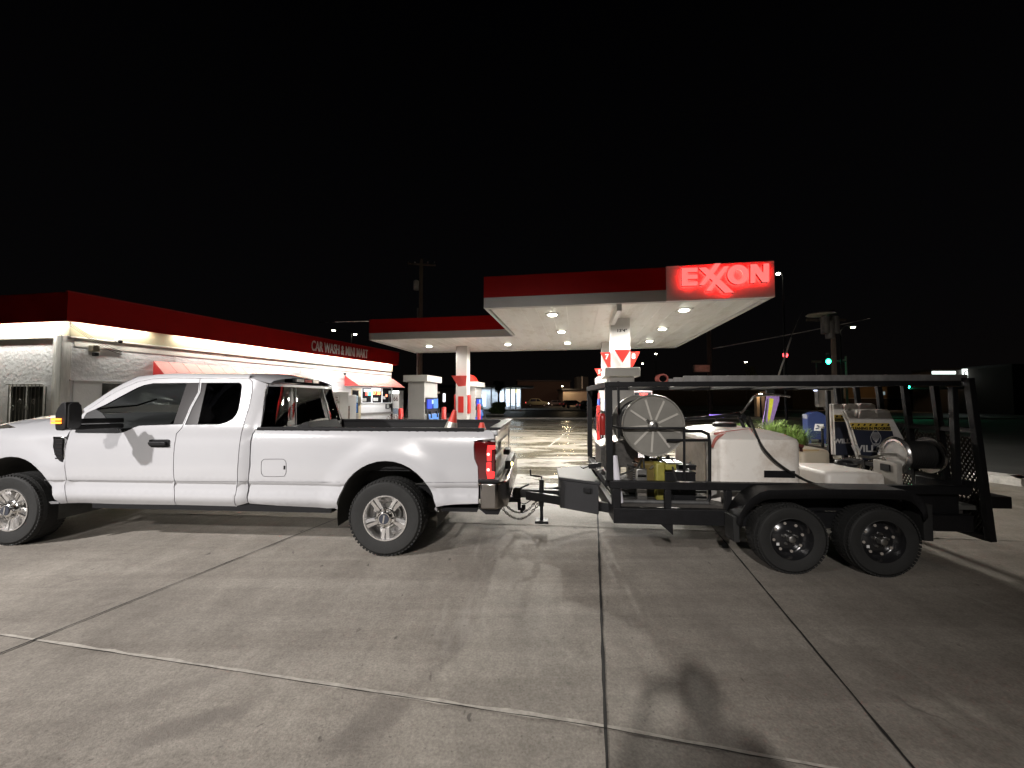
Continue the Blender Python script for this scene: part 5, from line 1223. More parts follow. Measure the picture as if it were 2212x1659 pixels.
# white pipe standing in the corner
pc = th(1334, 985, .34); t = tload('plastic_pipe', 'short open white plastic pipe standing in the front corner of the trailer', 'pipe', pc[0]+.01, .34, ZDK)
hgt = pc[1]-ZDK; PV = mat('pvc_white', (.80,.78,.85), .4); rr = 19/2/FOC*4.05
p_ = M(); p_.lathe([(0,rr),(hgt*.55,rr),(hgt,rr),(hgt,rr*.86),(0,rr*.86)], (0,0,0), (-.12,0,1), 28, caps=False); p_.build('pipe', PV, t, smooth=40)
# fire extinguisher at the front rail
q_ = th(1302, 900, 1.15); t = tload('fire_extinguisher', 'dark red fire extinguisher strapped to the front of the trailer', 'fire extinguisher', q_[0], 1.15, th(1302, 940, 1.15)[1])
hh = th(1302,893,1.15)[1]-th(1302,940,1.15)[1]
M().lathe([(0,.03),(.01,.042),(hh-.05,.042),(hh-.015,.03),(hh,.014)], (0,0,0), (0,0,1), 20).build('cylinder', mat('extinguisher_red', (.28,.015,.012), .3), t, smooth=50); v_ = M(); v_.box(-.02,-.012,hh,.02,.012,hh+.03); v_.bar((0,0,hh+.03),(-.07,0,hh+.045),.012,.008); v_.build('valve', CHROME, t, bevel=.003); M().tube([(-.02,0,hh+.02),(-.06,0,hh-.02),(-.055,0,.05)], .006, 6, sub=4).build('hose', BLACK, t)
# slanted lid job box behind the front post
q_ = th(1325, 955, 1.0); t = tload('job_box', 'grey metal box with a slanted dirty lid behind the front post of the trailer', 'tool box', q_[0]+.02, 1.0, .82)
P_ = [(-.20,.0),(.22,.0),(.22,.36),(-.20,.22)]
M().prism(P_, pf, -.22, .28).build('box', ENM, t, bevel=.008); M().add([(-.21,-.23,.224),(.23,-.23,.366),(.23,.29,.366),(-.21,.29,.224),(-.21,-.23,.24),(.23,-.23,.382),(.23,.29,.382),(-.21,.29,.24)],[(0,3,2,1),(4,5,6,7),(0,1,5,4),(1,2,6,5),(2,3,7,6),(3,0,4,7)]).build('lid', mat('dirty_aluminium', (.36,.34,.30), .45, .6, dirt=(.16,.11,.06), ds=9, var=.2), t, bevel=.005)
# spray guns on the front rail
q_ = th(1290, 990, .8); t = tload('spray_gun', 'black spray gun and lance resting on the front rail of the trailer', 'spray gun', q_[0], .8, .80)
g_ = M(); g_.bar((-.10,0,.02),(.12,0,.06),.03,.05); g_.bar((.08,0,.05),(.12,0,-.04),.03,.04); g_.tube([(-.10,0,.02),(-.16,0,.0),(-.18,.1,.0)], .009, 6); g_.build('gun_body', BLACK, t, bevel=.008); M().tube([(-.08,.02,.0),(0,.02,-.03),(.08,.02,.0)], .006, 6).build('trigger_guard', STEEL, t)
# water tanks
POLY = mat('white_polyethylene', (.82,.78,.72), .42, var=.07, vs=1.2, dirt=(.50,.42,.34), ds=1.8)
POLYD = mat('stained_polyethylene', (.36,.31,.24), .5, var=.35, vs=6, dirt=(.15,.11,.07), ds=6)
def rbox_pts(u0, u1, w0, w1, r_, n_=6):
    P = []
    for cx, cy, a0 in ((u1-r_, w1-r_, 0), (u0+r_, w1-r_, 90), (u0+r_, w0+r_, 180), (u1-r_, w0+r_, 270)):
        P += [(cx+r_*math.cos(R(a0+90*i/n_)), cy+r_*math.sin(R(a0+90*i/n_))) for i in range(n_+1)]
    return P
def tank(t, u0, u1, w0, w1, h, dome, r_=.12, m_=POLY, nm='tank_body', cyl_top=False):
    mm = M(); rings = [(0,1,0),(0.0,1,.02),(0,1,h*.97-.03),(.012,1,h-.01),(.04,1,h+.004),(.10,1,h+dome*.45),(.2,1,h+dome*.8),(.30,1,h+dome)]
    base = rbox_pts(u0,u1,w0,w1,r_); cx, cy = (u0+u1)/2, (w0+w1)/2; n_ = len(base); lim = min(u1-u0, w1-w0)/2-.02
    for ins, _, z in rings:
        k = min(ins, lim); sx_ = 1-k/((u1-u0)/2); sy_ = 1-k/((w1-w0)/2); mm.v += [(cx+(x-cx)*sx_, cy+(y-cy)*sy_, z) for x, y in base]
    for j in range(len(rings)-1):
        for i in range(n_): i2 = (i+1) % n_; mm.f.append((j*n_+i, j*n_+i2, (j+1)*n_+i2, (j+1)*n_+i))
    mm.f.append(tuple(range(n_))); mm.f.append(tuple((len(rings)-1)*n_+i for i in range(n_)))
    return mm.build(nm, m_, t, smooth=45)
u0 = th(1539, 1000, .43)[0]; u1 = th(1742, 1000, .43)[0]; zt_ = th(1640, 948, .43)[1]-ZDK
t = tload('water_tank', 'big white plastic water tank with domed top and red strap, middle of the trailer', 'water tank', (u0+u1)/2, 1.08, ZDK); a = (u1-u0)/2
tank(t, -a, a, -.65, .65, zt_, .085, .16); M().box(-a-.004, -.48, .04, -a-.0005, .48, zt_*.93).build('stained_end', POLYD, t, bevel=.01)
M().lathe([(0,.13),(.05,.13),(.06,.11)], (-.05,0,zt_+.07), (0,0,1), 28).build('tank_lid', BLACK, t, smooth=40)
rb = M(); rb.tube([(-a*.95,-.60,zt_*.86), (-a*.9,-.64,zt_+.0), (-a*.55,-.50,zt_+.035), (a*.1,-.40,zt_+.055)], .016, 6, sub=4); rb.tube([(-a*.8,-.5,zt_+.03),(-a*.3,-.44,zt_+.055),(a*.1,-.36,zt_+.065)], .02, 6, sub=4); rb.build('red_strap', mat('faded_red', (.50,.16,.13), .6), t, smooth=60)
M().box(a*.1,-.655,.26,a*.75,-.651,.33).build('lower_bracket', BS, t)
t2z = th(1840, 1018, .50)[1]-ZDK; u0 = th(1786, 1018, .50)[0]; u1 = th(1915, 1018, .50)[0]
t = tload('water_tank', 'low flat white tank with black screw cap near the wheels of the trailer', 'water tank', (u0+u1)/2, .84, ZDK); a = (u1-u0)/2
tank(t, -a-.0, a, -.34, .33, t2z-.02, .03, .05); lc = th(1818, 996, .95)
M().lathe([(0,.085),(.03,.085),(.05,.07),(.06,.03)], (lc[0]-(u0+u1)/2, .08, t2z), (0,0,1), 24).build('screw_cap', BLACK, t, smooth=40); M().lathe([(0,.05),(.03,.05)], (a-.12,-.05,t2z), (0,0,1), 16).build('small_cap', BLACK, t, smooth=40)
u0 = th(1722, 980, 1.22)[0]; u1 = th(1802, 980, 1.22)[0]; z3 = th(1790, 968, 1.22)[1]-ZDK
t = tload('water_tank', 'beige tank with rounded top standing behind the low flat tank', 'water tank', (u0+u1)/2, 1.53, ZDK); a = (u1-u0)/2
tank(t, -a, a, -.31, .31, z3-.03, .03, .12, mat('beige_polyethylene', (.50,.44,.34), .45, var=.12, vs=2)); M().box(-a*.9,-.312,z3*.93,a*.2,-.309,z3*.96).build('yellow_strap', mat('strap_tan', (.5,.38,.2), .6), t)
# rear hose reel, axle along the trailer
uA = th(1934, 982, .62)[0]; uB = th(2006, 982, .62)[0]; zc_ = th(1934, 982, .62)[1]
t = tload('hose_reel', 'chrome flanged hose reel wound with black hose at the rear of the trailer', 'hose reel', uA, .62, ZDK); zz = zc_-ZDK; rr = .19; dl = uB-uA
for x_, sg in ((0,-1),(dl,1)):
    M().lathe([(.0,rr*.70),(.012,rr*.74),(.010,rr*.84),(.028,rr*.90),(.014,rr*.97),(.0,rr),(-.012,rr*.97),(-.006,.02)], (x_,0,zz), (sg,0,0), 56, caps=False).build('reel_flange', mat('bright_flange', (.62,.60,.58), .25, .9, var=.15, vs=6), t, smooth=40)
    M().lathe([(.001,rr*.72),(.001,.001)], (x_,0,zz), (sg,0,0), 40, caps=False).build('face_plate', mat('flange_face', (.5,.48,.46), .55, .3, var=.2, vs=10), t)
hz_ = M()
for i in range(12): hz_.tube([(.03+i*(dl-.06)/11, .125*math.cos(a), zz+.125*math.sin(a)) for a in [2*math.pi*k/32 for k in range(32)]], .017, 6, closed=True)
hz_.lathe([(.01,.115),(dl-.01,.115)], (0,0,zz), (1,0,0), 24); hz_.build('wound_hose', RUBBER, t, smooth=60)
M().box(-.10,-.14,0,-.05,.16,zz*.86).build('stand_plate', mat('stand_beige', (.42,.39,.35), .5, var=.2), t, bevel=.01); M().box(dl+.03,-.2,0,dl+.05,.2,zz*.5).build('stand_plate', BS, t, bevel=.01)
M().bar((-.16,0,zz),(dl+.08,0,zz),.035).build('axle', STEEL, t); M().tube([(-.42,-.05,zz-.01),(-.25,-.03,zz-.03),(-.1,0,zz)], .016, 6).build('swivel_pipe', STEEL, t); M().box(-.115,-.06,zz-.17,-.1005,.05,zz-.10).build('switch_box', BLACK, t)
M().box(-.25,-.30,-.0,dl+.15,.30,.04).build('base', mat('base_grey', (.10,.10,.09), .6), t)
# two plastic A-frame signs
SGN = mat('sign_plastic', (.70,.67,.64), .5, var=.10, vs=6, dirt=(.40,.35,.3), ds=6); NAVY = mat('navy_panel', (.022,.026,.044), .45); CAU = mat('caution_yellow', (.50,.36,.06), .5); SLV = mat('silver_print', (.50,.49,.48), .5)
sg_ = lambda P: [(1782.8+x*.09257, 844.8+y*.09257) for x, y in P]
def aframe(w_, outl_, band, navy, txt, leaf, lab):
    P = [th(x, y, w_) for x, y in sg_(outl_)]; u0 = sum(p[0] for p in P)/len(P); zb0 = ZDK+.02
    t = tload('a_frame_sign', lab, 'sign', u0, w_, zb0, group='folding signs standing on the trailer'); LQ = lambda Q: [(lambda p: (p[0]-u0, p[1]-zb0))(th(x, y, w_)) for x, y in sg_(Q)]
    M().prism(LQ(outl_), pf, 0, .03).build('front_panel', SGN, t, bevel=.006)
    bk = LQ(outl_); M().prism(bk, lambda x, z, d: (x, d+.05, z), 0, .03).build('rear_panel', SGN, t)
    M().prism(LQ(band), pf, -.004, -.0005).build('caution_band', CAU, t); M().prism(LQ(navy), pf, -.003, -.0005).build('logo_panel', NAVY, t)
    B = LQ(band); bx0 = min(p[0] for p in B); bx1 = max(p[0] for p in B); bz0 = min(p[1] for p in B); bz1 = max(p[1] for p in B); hb = bz1-bz0
    k = max(3, int((bx1-bx0)/.058))
    for i in range(k): x_ = bx0+(i+.5)*(bx1-bx0)/k; M().prism([(x_-.014,bz1-hb*.38),(x_+.006,bz1-hb*.38),(x_+.016,bz1-hb*.12),(x_-.004,bz1-hb*.12)], pf, -.006, -.0045).build('caution_mark', BLACK, t)
    text('caution_text', 'CLEANING IN PROGRESS', BLACK, t, hb*.36, lambda x, y, z: ((bx0+bx1)/2+x, -.0055-z, bz0+hb*.12+y), .001, .002, (bx1-bx0)*.9/(hb*.36*14.5))
    (tx, ty, thh) = txt; p0 = LQ([(tx, ty)])[0]; text('name_text', 'WILLOW', SLV, t, thh, lambda x, y, z: (p0[0]+x, -.0045-z, p0[1]+y), .001, .003, 1.12)
    lf_ = M(); cx, cy = LQ([leaf[:2]])[0]; rx, ry = leaf[2], leaf[3]
    lf_.tube([(cx+rx*math.cos(a)*(1-.35*max(0, math.sin(a))), -.005, cy+ry*math.sin(a)) for a in [2*math.pi*i/28 for i in range(28)]], .0025, 4, closed=True)
    for i in range(-3, 4): lf_.tube([(cx, -.005, cy-ry*.7), (cx+i*rx*.22, -.005, cy), (cx+i*rx*.14, -.005, cy+ry*.7)], .0018, 4, sub=3)
    for i in range(3): lf_.tube([(cx-rx*.8, -.005, cy-ry*(.9+.14*i)), (cx, -.005, cy-ry*(.82+.14*i)), (cx+rx*.8, -.005, cy-ry*(.9+.14*i))], .0025, 4, sub=3)
    lf_.build('tree_logo', SLV, t)
aframe(1.24, [(195,310),(240,298),(380,300),(420,340),(440,445),(455,445),(460,330),(490,300),(700,295),(755,320),(775,440),(805,450),(812,320),(850,290),(1090,288),(1170,330),(1180,450),(1300,1500),(250,1500)], [(203,552),(520,556),(560,712),(212,706)], [(214,712),(1100,720),(1200,1500),(245,1500)], (540,1215,.052), (620,960,.045,.075), 'rear white folding sign with navy WILLOW panel, partly hidden behind the other')
aframe(.98, [(470,470),(560,440),(640,450),(700,600),(800,640),(830,445),(1000,432),(1130,450),(1170,560),(1230,605),(1195,440),(1300,428),(1455,425),(1500,470),(1560,600),(1820,1090),(1960,1600),(850,1600),(600,742)], [(560,742),(1480,748),(1535,922),(640,898)], [(642,902),(1560,930),(1700,1600),(866,1600)], (1130,1415,.075), (1170,1080,.055,.085), 'front white folding sign with yellow caution band and navy WILLOW panel')
# ladder on the top rack
t = tload('ladder', 'long aluminium ladder lying flat on top of the trailer rack', 'ladder', th(1475,812,.3)[0], .29, ZTOP+.027); LL = th(2085,812,.3)[0]-th(1475,812,.3)[0]
ALU = mat('dull_aluminium', (.30,.29,.28), .5, .5, var=.35, vs=5, stretch=(2,1,1))
for w_ in (0, .30): M().box(0,w_-.014,0,LL,w_+.014,.060).build('side_rail', ALU, t, bevel=.003)
for k in range(int(LL/.30)): M().cyl((.15+k*.30,.0141,.05),(.15+k*.30,.2859,.05),.014).build('rung', ALU, t)
q_ = th(1432, 822, .6); t = tload('ratchet_strap', 'reddish ratchet strap bundle on the rack at the ladder end', 'strap', q_[0], .62, ZTOP+.027)
s_ = M()
for k in range(4): s_.tube([(.05*math.cos(a)*(1+.1*k), .02*k-.03, .048+.045*math.sin(a)) for a in [2*math.pi*i/14 for i in range(14)]], .009, 5, closed=True)
s_.build('strap_coil', mat('strap_red', (.35,.09,.07), .7), t, smooth=60); M().box(.06,-.02,0,.17,.03,.045).build('buckle', ALU, t)
# surface cleaner with its handlebar, hose, broom
def tw(x, y, w_): u, z = th(x, y, w_); return TRF.wld(u, w_, z)
t = thing('surface_cleaner', 'bent tube handle of a surface cleaner lying across the big white tank', 'surface cleaner')
o_ = tw(1600, 900, .9); t.location = o_; rel = lambda x, y, w_: tw(x, y, w_)-o_
m_ = M(); m_.tube([rel(1598,893,.9), rel(1607,886,.9), rel(1625,862,.9), rel(1632,856,.9), rel(1645,854,.9), rel(1680,853,.9), rel(1706,857,.9)], .013, 8, sub=4); m_.build('handlebar', STEEL, t, smooth=60)
m_ = M(); m_.tube([rel(1480,905,.8), rel(1540,901,.85), rel(1598,894,.9)], .018, 8); m_.tube([rel(1594,895,.9), rel(1608,925,.85), rel(1618,942,.82), rel(1635,946,.8), rel(1660,944,.8), rel(1672,947,.8)], .017, 8, sub=4); m_.tube([rel(1608,905,.9), rel(1625,930,.85)], .014, 8); m_.build('lance_tube', BLACK, t, smooth=60)
M().lathe([(0,.03),(.06,.03)], rel(1600,900,.88), (0,-1,0), 14).build('clamp', BLACK, t)
t = thing('pressure_hose', 'thick black hose draped over the big tank down to the flat tank', 'hose'); o_ = tw(1640, 940, .7); t.location = o_
m_ = M(); m_.tube([rel(1618,900,.8), rel(1630,930,.55), rel(1645,962,.40), rel(1668,990,.39), rel(1695,1012,.40), rel(1722,1028,.44), rel(1745,1040,.5), rel(1775,1050,.56)], .013, 8, sub=5); m_.build('hose_line', RUBBER, t, smooth=60)
t = thing('push_broom', 'dark red push broom head lying on top of the big white tank', 'broom'); o_ = tw(1702, 957, .62); t.location = o_
br = M(); br.bar(rel(1672,948,.62), rel(1733,964,.62), .06, .035); br.build('broom_block', mat('broom_block', (.10,.02,.015), .7), t, bevel=.006)
br = M()
for k in range(90):
    f_ = k/89; p0_ = rel(1673+60*f_, 950+16*f_, .60+random.uniform(0,.05)); br.bar(p0_, p0_+Vector((random.uniform(-.01,.01), random.uniform(-.01,.01), -.05)), .004)
br.build('bristles', mat('bristle', (.05,.012,.01), .9), t)
# ================================================================ POLES, SIGNALS, STREET LAMPS
def ht(y, Y): return H-(y-CY-32.5)*Y/FOC
def pole_at(px_, Y): p = AT(px_, 862, Y); return (p.x, p.y, 0)
HEAD = glow('street_lamp_lens', (1,.97,.72), 40); GALV = mat('galvanised_pole', (.25,.24,.23), .55, .5, var=.2)
px = lambda n, Y: n*Y/FOC
# utility pole left of the canopy
Y = 30; t = thing('utility_pole', 'tall wooden utility pole with a grey transformer can behind the left canopy', 'utility pole', pole_at(907.5, Y))
M().cyl((0,0,0),(0,0,ht(556,Y)),.19,.14,16).build('pole', WOODP, t, smooth=50); M().lathe([(0,.20),(.05,.21),(.68,.21),(.75,.12)], (-.38,0,ht(624,Y)), (0,0,1), 18).build('transformer', mat('transformer_grey', (.30,.29,.28), .5), t, smooth=40)
M().bar((-1.1,0,ht(566,Y)),(1.1,0,ht(570,Y)),.10,.12).build('crossarm', WOODP, t)
for x_ in (-1,-.5,.5,1): M().lathe([(0,.04),(.08,.06),(.14,.02)], (x_,0,ht(566,Y)+.05), (0,0,1), 10).build('insulator', GREY, t)
M().box(-.28,-.05,0,-.2,.03,ht(664,Y)).build('cable_guard', GALV, t)
# utility pole on the right with transformers, meter box and conduits
Y = 18; t = thing('utility_pole', 'dark wooden utility pole carrying transformers, a grey meter box and white conduits', 'utility pole', pole_at(1804, Y))
M().cyl((0,0,0),(0,0,ht(668,Y)),.11,.09,16).build('pole', WOODP, t, smooth=50)
TG = mat('transformer_dark', (.10,.095,.09), .6, var=.3, vs=4)
for x_, z_ in ((-.55,ht(722,Y)),(-.12,ht(722,Y)),(-.35,ht(728,Y)-.1)): M().lathe([(0,.17),(.75,.18),(.82,.10)], (x_,-.25,z_), (0,0,1), 16).build('transformer', TG, t, smooth=40)
M().lathe([(0,.50),(.03,.58),(.09,.50),(.12,.1)], (-.53,0,ht(680,Y)), (0,0,1), 24).build('disc_lamp', mat('disc_pale', (.34,.31,.27), .6), t, smooth=40)
M().bar((-1.2,0,ht(690,Y)),(.6,0,ht(690,Y)),.09,.1).build('crossarm', WOODP, t)
bx0, bx1 = (1757-1804)*Y/FOC, (1797-1804)*Y/FOC; MB_ = M().box(bx0,-.32,ht(879,Y),bx1,-.10,ht(841,Y)).build('meter_box', mat('meter_box_grey', (.30,.27,.24), .55, var=.15, vs=3), t, bevel=.01)
M().box(bx0-.05,-.34,ht(872,Y),bx0-.005,-.15,ht(843,Y)).build('side_strap', GALV, MB_); M().box((bx0+bx1)/2-.006,-.328,ht(877,Y),(bx0+bx1)/2+.006,-.3205,ht(843,Y)).build('door_seam', BLACK, MB_)
CW = mat('conduit_white', (.42,.38,.36), .5)
for k in range(3): M().tube([(bx0+.30+.15*k,-.2,ht(879,Y)),(bx0+.42+.13*k,-.2,ht(886,Y)),(-.22+.05*k,-.18,ht(900,Y)),(-.14+.02*k-.05,-.17,ht(915,Y)),(-.17+.04*k,-.17,.0)], .024, 6, sub=4).build('conduit', CW, t, smooth=60)
M().box(bx0-.13,-.30,ht(845,Y),bx0-.02,-.2,ht(838,Y)).build('blue_lamp', glow('bluish_lamp', (.7,.75,1), 3), t)
# overhead lines
t = thing('overhead_cable', 'pale overhead cable rising to the right behind the canopy', 'cable'); pa, pb, pc_ = AT(1540,753,24), AT(1710,722,21), AT(1880,688,18)
m_ = M(); m_.tube([pa, pb, pc_], .022, 5, sub=5); m_.build('cable_line', mat('cable_grey', (.22,.20,.19), .6), t)
t = thing('guy_wire', 'steep pale guy wire with a bright lower guard above the ladder', 'cable'); m_ = M(); m_.tube([AT(1733,672,21), AT(1711,722,21), AT(1708,732,20.7)], .015, 5); m_.build('wire', mat('wire_grey', (.15,.14,.13), .6), t)
M().cyl(AT(1709,730,20.6), AT(1665,862,19), .040, n=8).build('guard', mat('guard_white', (.62,.58,.55), .5), t)
t = thing('overhead_cable', 'thin cable from the shop roof to the left canopy corner', 'cable'); m_ = M(); m_.tube([AT(690,697,24), AT(740,695,21), AT(797,694,16.1)], .018, 5); m_.build('cable_line', mat('cable_grey2', (.35,.34,.33), .6), t)
# street lamps: base pixel x, head pixels, distance
def slamp(px_, Y, heads, lab, base=True, w_=.55, en=0, col=(1,.97,.72)):
    b = pole_at(px_, Y); t = thing('street_lamp', lab, 'street lamp', b, 0, 'street lamps in the distance'); ztop = max(ht(y, Y) for x, y in heads)+.0
    M().cyl((0,0,0),(0,0,ztop-.3),.09,.06,10).build('pole', PDARK, t)
    for x, y in heads:
        dx = (x-px_)*Y/FOC; z = ht(y, Y); m_ = M(); m_.tube([(0,0,ztop-.9),(0,0,ztop-.4),(dx*.4,0,z+.12),(dx,0,z+.10)], .04, 6, sub=4); m_.build('arm', PDARK, t)
        hd = M().box(dx-w_,-.18,z+.02,dx+w_,.18,z+.14).build('lamp_head', GALV, t, bevel=.04)
        M().lathe([(0,w_*.62),(.07,w_*.55),(.12,w_*.25)], (dx,0,z+.02), (0,0,-1), 14).build('lamp_lens', glow('lens', col, 40), hd)
    return t
slamp(1698, 30, [(1688,588)], 'street lamp glowing beside the right edge of the lit canopy sign', w_=.22)
slamp(1820, 40, [(1848,706)], 'street lamp on a grey pole right of the transformer pole', w_=.30)
slamp(757, 55, [(718,713),(765,722)], 'twin headed street lamp above the far end of the shop roof', w_=.36)
slamp(1418, 75, [(1418,764)], 'small distant street lamp just right of the front canopy column', w_=.34)
slamp(1389, 90, [(1389,785)], 'faint distant street lamp below the first, right of the canopy column', w_=.34)
slamp(1613, 85, [(1613,782)], 'distant street lamp above a lit tree, over the trailer rack', w_=.34)
slamp(1643, 34, [(1643,851)], 'lamp over the lit doorway seen through the trailer rack', w_=.20)
# traffic signals
GRN = glow('signal_green', (.02,1,.45), 30); GRN2 = glow('signal_green_core', (.5,1,.85), 60); RDS = glow('signal_red', (1,.05,.06), 8)
def signal(px_, y, Y, green, lab, mast=None):
    b = pole_at(mast[0] if mast else px_, Y); t = thing('traffic_light', lab, 'traffic light', b, 0, 'traffic lights at the crossing'); x0 = (px_-(mast[0] if mast else px_))*Y/FOC; z = ht(y, Y)
    M().cyl((0,0,0),(0,0,z+.6),.12,.09,10).build('pole', GALV, t)
    if mast: M().cyl((0,0,ht(mast[1],Y)),(x0,0,ht(mast[2],Y)),.12,.08,8).build('mast_arm', GALV, t)
    zc = z+.35 if green else z-.35
    h_ = M().box(x0-.18,-.12,zc-.55,x0+.18,.10,zc+.55).build('housing', PDARK, t, bevel=.02)
    M().lathe([(0,.26),(.03,.18)], (x0,-.13,z), (0,-1,0), 18).build('lens', GRN if green else RDS, h_)
    if green: light('signal_glow', 'POINT', (x0,-.35,z), 7, (.05,1,.5), .1, parent=t)
signal(1790, 781, 42, True, 'green traffic light left of the grey lamp pole', (1830, 779, 781))
signal(1958, 834, 36, True, 'green traffic light below the rack near the trailer rear', (2095, 838, 840))
signal(1697, 767, 38, False, 'red pedestrian signal beside the pale guy wire')
t = thing('street_sign', 'small dim street name sign between the red and green signals', 'sign', pole_at(1766, 41)); zz = ht(781, 41); M().box(-.5,-.03,zz-.12,.5,.03,zz+.12).build('sign_face', mat('sign_pale', (.30,.20,.18), .5), t); M().cyl((0,.05,0),(0,.05,zz+.1),.05).build('post', GALV, t)
# ================================================================ FAR BUILDINGS
def bld(nm, lab, cat, x0, x1, ytop, Y, m_, depth=12, roof=None):
    a, b = AT(x0, 862, Y), AT(x1, 862, Y); t = thing(nm, lab, cat, ((a.x+b.x)/2, Y, 0)); hw = (b.x-a.x)/2; z = ht(ytop, Y)
    M().box(-hw,0,0,hw,depth,z).build('wall', m_, t); M().box(-hw-.3,-.5,z,hw+.3,depth+.3,z+.35).build('roof', roof or DARKSTEEL, t)
    return t, hw, z
BRN = mat('brown_wall', (.10,.07,.055), .85, var=.15, vs=.4); TAN = mat('tan_wall', (.40,.33,.24), .8, var=.12, vs=.6)
Y = 66; t, hw, z = bld('shop_building', 'bright white lit storefront with columns beyond the left pumps', 'shop', 935, 1127, 838, Y, mat('far_white_wall', (.55,.60,.66), .6, var=.3, vs=1))
M().box(-hw-.2,-2.8,z-.05,hw+1.9,0,z+.30).build('porch_roof', mat('porch_roof', (.30,.29,.28), .7), t)
WG = glow('shop_window_glow', (.75,.88,1), 1.5); WY = glow('shop_sign_glow', (1,.98,.55), 2.2)
LL_ = lambda x: (x-(935+1127)/2)*Y/FOC
for x0, x1, y0, y1 in ((1012,1022,850,878),(1040,1050,852,878),(1080,1090,850,868),(1094,1101,846,878),(1104,1112,851,876),(1116,1123,846,878)):
    M().box(LL_(x0),-.05,ht(y1,Y),LL_(x1),-.002,ht(y0,Y)).build('window', WG, t)
for x0, x1, y0, y1 in ((1020,1032,843,852),(1095,1102,842,849),(1105,1113,842,849),(1115,1122,842,849)):
    M().box(LL_(x0),-2.6,ht(y1,Y),LL_(x1),-2.5,ht(y0,Y)).build('lit_sign', WY, t)
for x_ in (1008,1037,1063,1091,1102.5,1114,1125): M().box(LL_(x_)-.10,-2.75,.0,LL_(x_)+.10,-2.55,z-.06).build('porch_column', PST, t)
light('porch_light', 'AREA', (LL_(1105),-1.4,z-.15), 260, (.8,.9,1), 4, parent=t, sy=2); light('porch_light', 'AREA', (LL_(1025),-1.4,z-.15), 260, (.8,.9,1), 6, parent=t, sy=2)
rl_ = M()
for k in range(9): rl_.cyl((LL_(1078)+k*.55,-4,0),(LL_(1078)+k*.55,-4,.9),.03,n=6)
rl_.bar((LL_(1078),-4,.9),(LL_(1078)+4.5,-4,.9),.05); rl_.build('railing', GALV, t)
Y = 100; t, hw, z = bld('warehouse', 'long dim brown warehouse behind the far parking lot', 'building', 1118, 1232, 824, Y, BRN); 
for k in range(5): M().box(-hw+k*hw*.45, -.06, z*.05, -hw+k*hw*.45+.12, -.002, z-.2).build('wall_rib', BRN, t)
light('wall_light', 'SPOT', (0,-30,9), 3000, (1,.6,.45), .5, aim=(0,0,2), spot=80, parent=t).rotation_euler = ((R(78),0,0))
Y = 84; t, hw, z = bld('house', 'small tan building lit by a wall lamp beyond the street', 'building', 1216, 1275, 843, Y, TAN, 8, mat('dark_roof', (.02,.02,.02), .9))
M().lathe([(0,.16),(.12,.12)], (-hw-.15,-.3,ht(834,Y)), (0,0,-1), 12).build('wall_lamp', glow('wall_lamp_far', (1,.9,.6), 30), t); light('wall_lamp_light', 'POINT', (-hw+.6,-1.6,ht(834,Y)), 320, (1,.75,.45), .2, parent=t)
M().box(.5,2,z,hw,6,z+3).build('roof_block', mat('dark_roof2', (.015,.015,.015), .9), t); M().cyl((1.6,2,z),(1.6,2,ht(812,Y)),.18).build('vent_pipe', GALV, t)
Y = 46; t, hw, z = bld('house', 'dark low building with a lit window behind the left fuel pump', 'building', 874, 1002, 838, Y, BRN)
for x0, x1, y0, y1, m_ in ((957,962,850,868,glow('window_lit', (.9,.95,1), 2.5)),(880,903,848,878,DARK),(940,950,846,850,glow('window_dim', (1,.8,.6), .3))):
    M().box((x0-938)*Y/FOC,-.05,ht(y1,Y),(x1-938)*Y/FOC,-.002,ht(y0,Y)).build('window', m_, t)
Y = 55; t, hw, z = bld('warehouse', 'long ochre building across the street behind the folding signs', 'building', 1822, 1960, 834, Y, mat('ochre_wall', (.16,.10,.045), .8, var=.15, vs=.6), 10)
M().box(-hw,-.06,.0,hw,-.003,ht(861,Y)).build('dark_base', mat('base_dark', (.03,.022,.02), .9), t); M().box(-hw,-.08,ht(861,Y),hw,-.061,ht(859.5,Y)).build('ledge', GREY, t); M().box(-hw,-.08,ht(860,Y),-hw+.2,-.003,z).build('corner_trim', GREY, t)
M().box((1905-1891)*Y/FOC,-.1,ht(853,Y),(1911-1891)*Y/FOC,-.062,ht(846,Y)).build('small_sign', glow('pale_sign', (.5,.65,.7), .35), t)
light('wall_light', 'SPOT', (-3,-16,7), 1100, (1,.65,.35), .5, spot=66, parent=t).rotation_euler = (R(70),0,0)
Y = 60; t, hw, z = bld('house', 'low dark building with a small orange light at far right', 'building', 1968, 2075, 842, Y, BRN); M().box((1999-2021)*Y/FOC,-.1,ht(851,Y),(2007-2021)*Y/FOC,-.01,ht(846,Y)).build('lit_window', glow('orange_window', (1,.45,.3), 1.6), t)
Y = 50; t, hw, z = bld('house', 'small tan building with a bright strip lamp at the far right edge', 'building', 2108, 2163, 850, Y, TAN, 8)
M().box(-hw+.0,-.9,z-.22,hw*.1,-.75,z-.12).build('strip_lamp', glow('strip_lamp', (1,.85,.7), 8), t); light('strip_lamp_light', 'AREA', (-hw+1.0,-.85,z-.25), 30, (1,.75,.55), 1.2, parent=t, sy=.2)
t = thing('tall_building', 'dark tall building at the right edge of the view', 'building', (AT(2200,862,40).x+6, 40, 0)); M().box(-6.5,0,0,12,10,ht(790,40)).build('wall', mat('night_wall', (.03,.024,.022), .9), t); M().box(-6.6,-.1,ht(790,40),12,10,ht(786,40)).build('roof', DARKSTEEL, t)
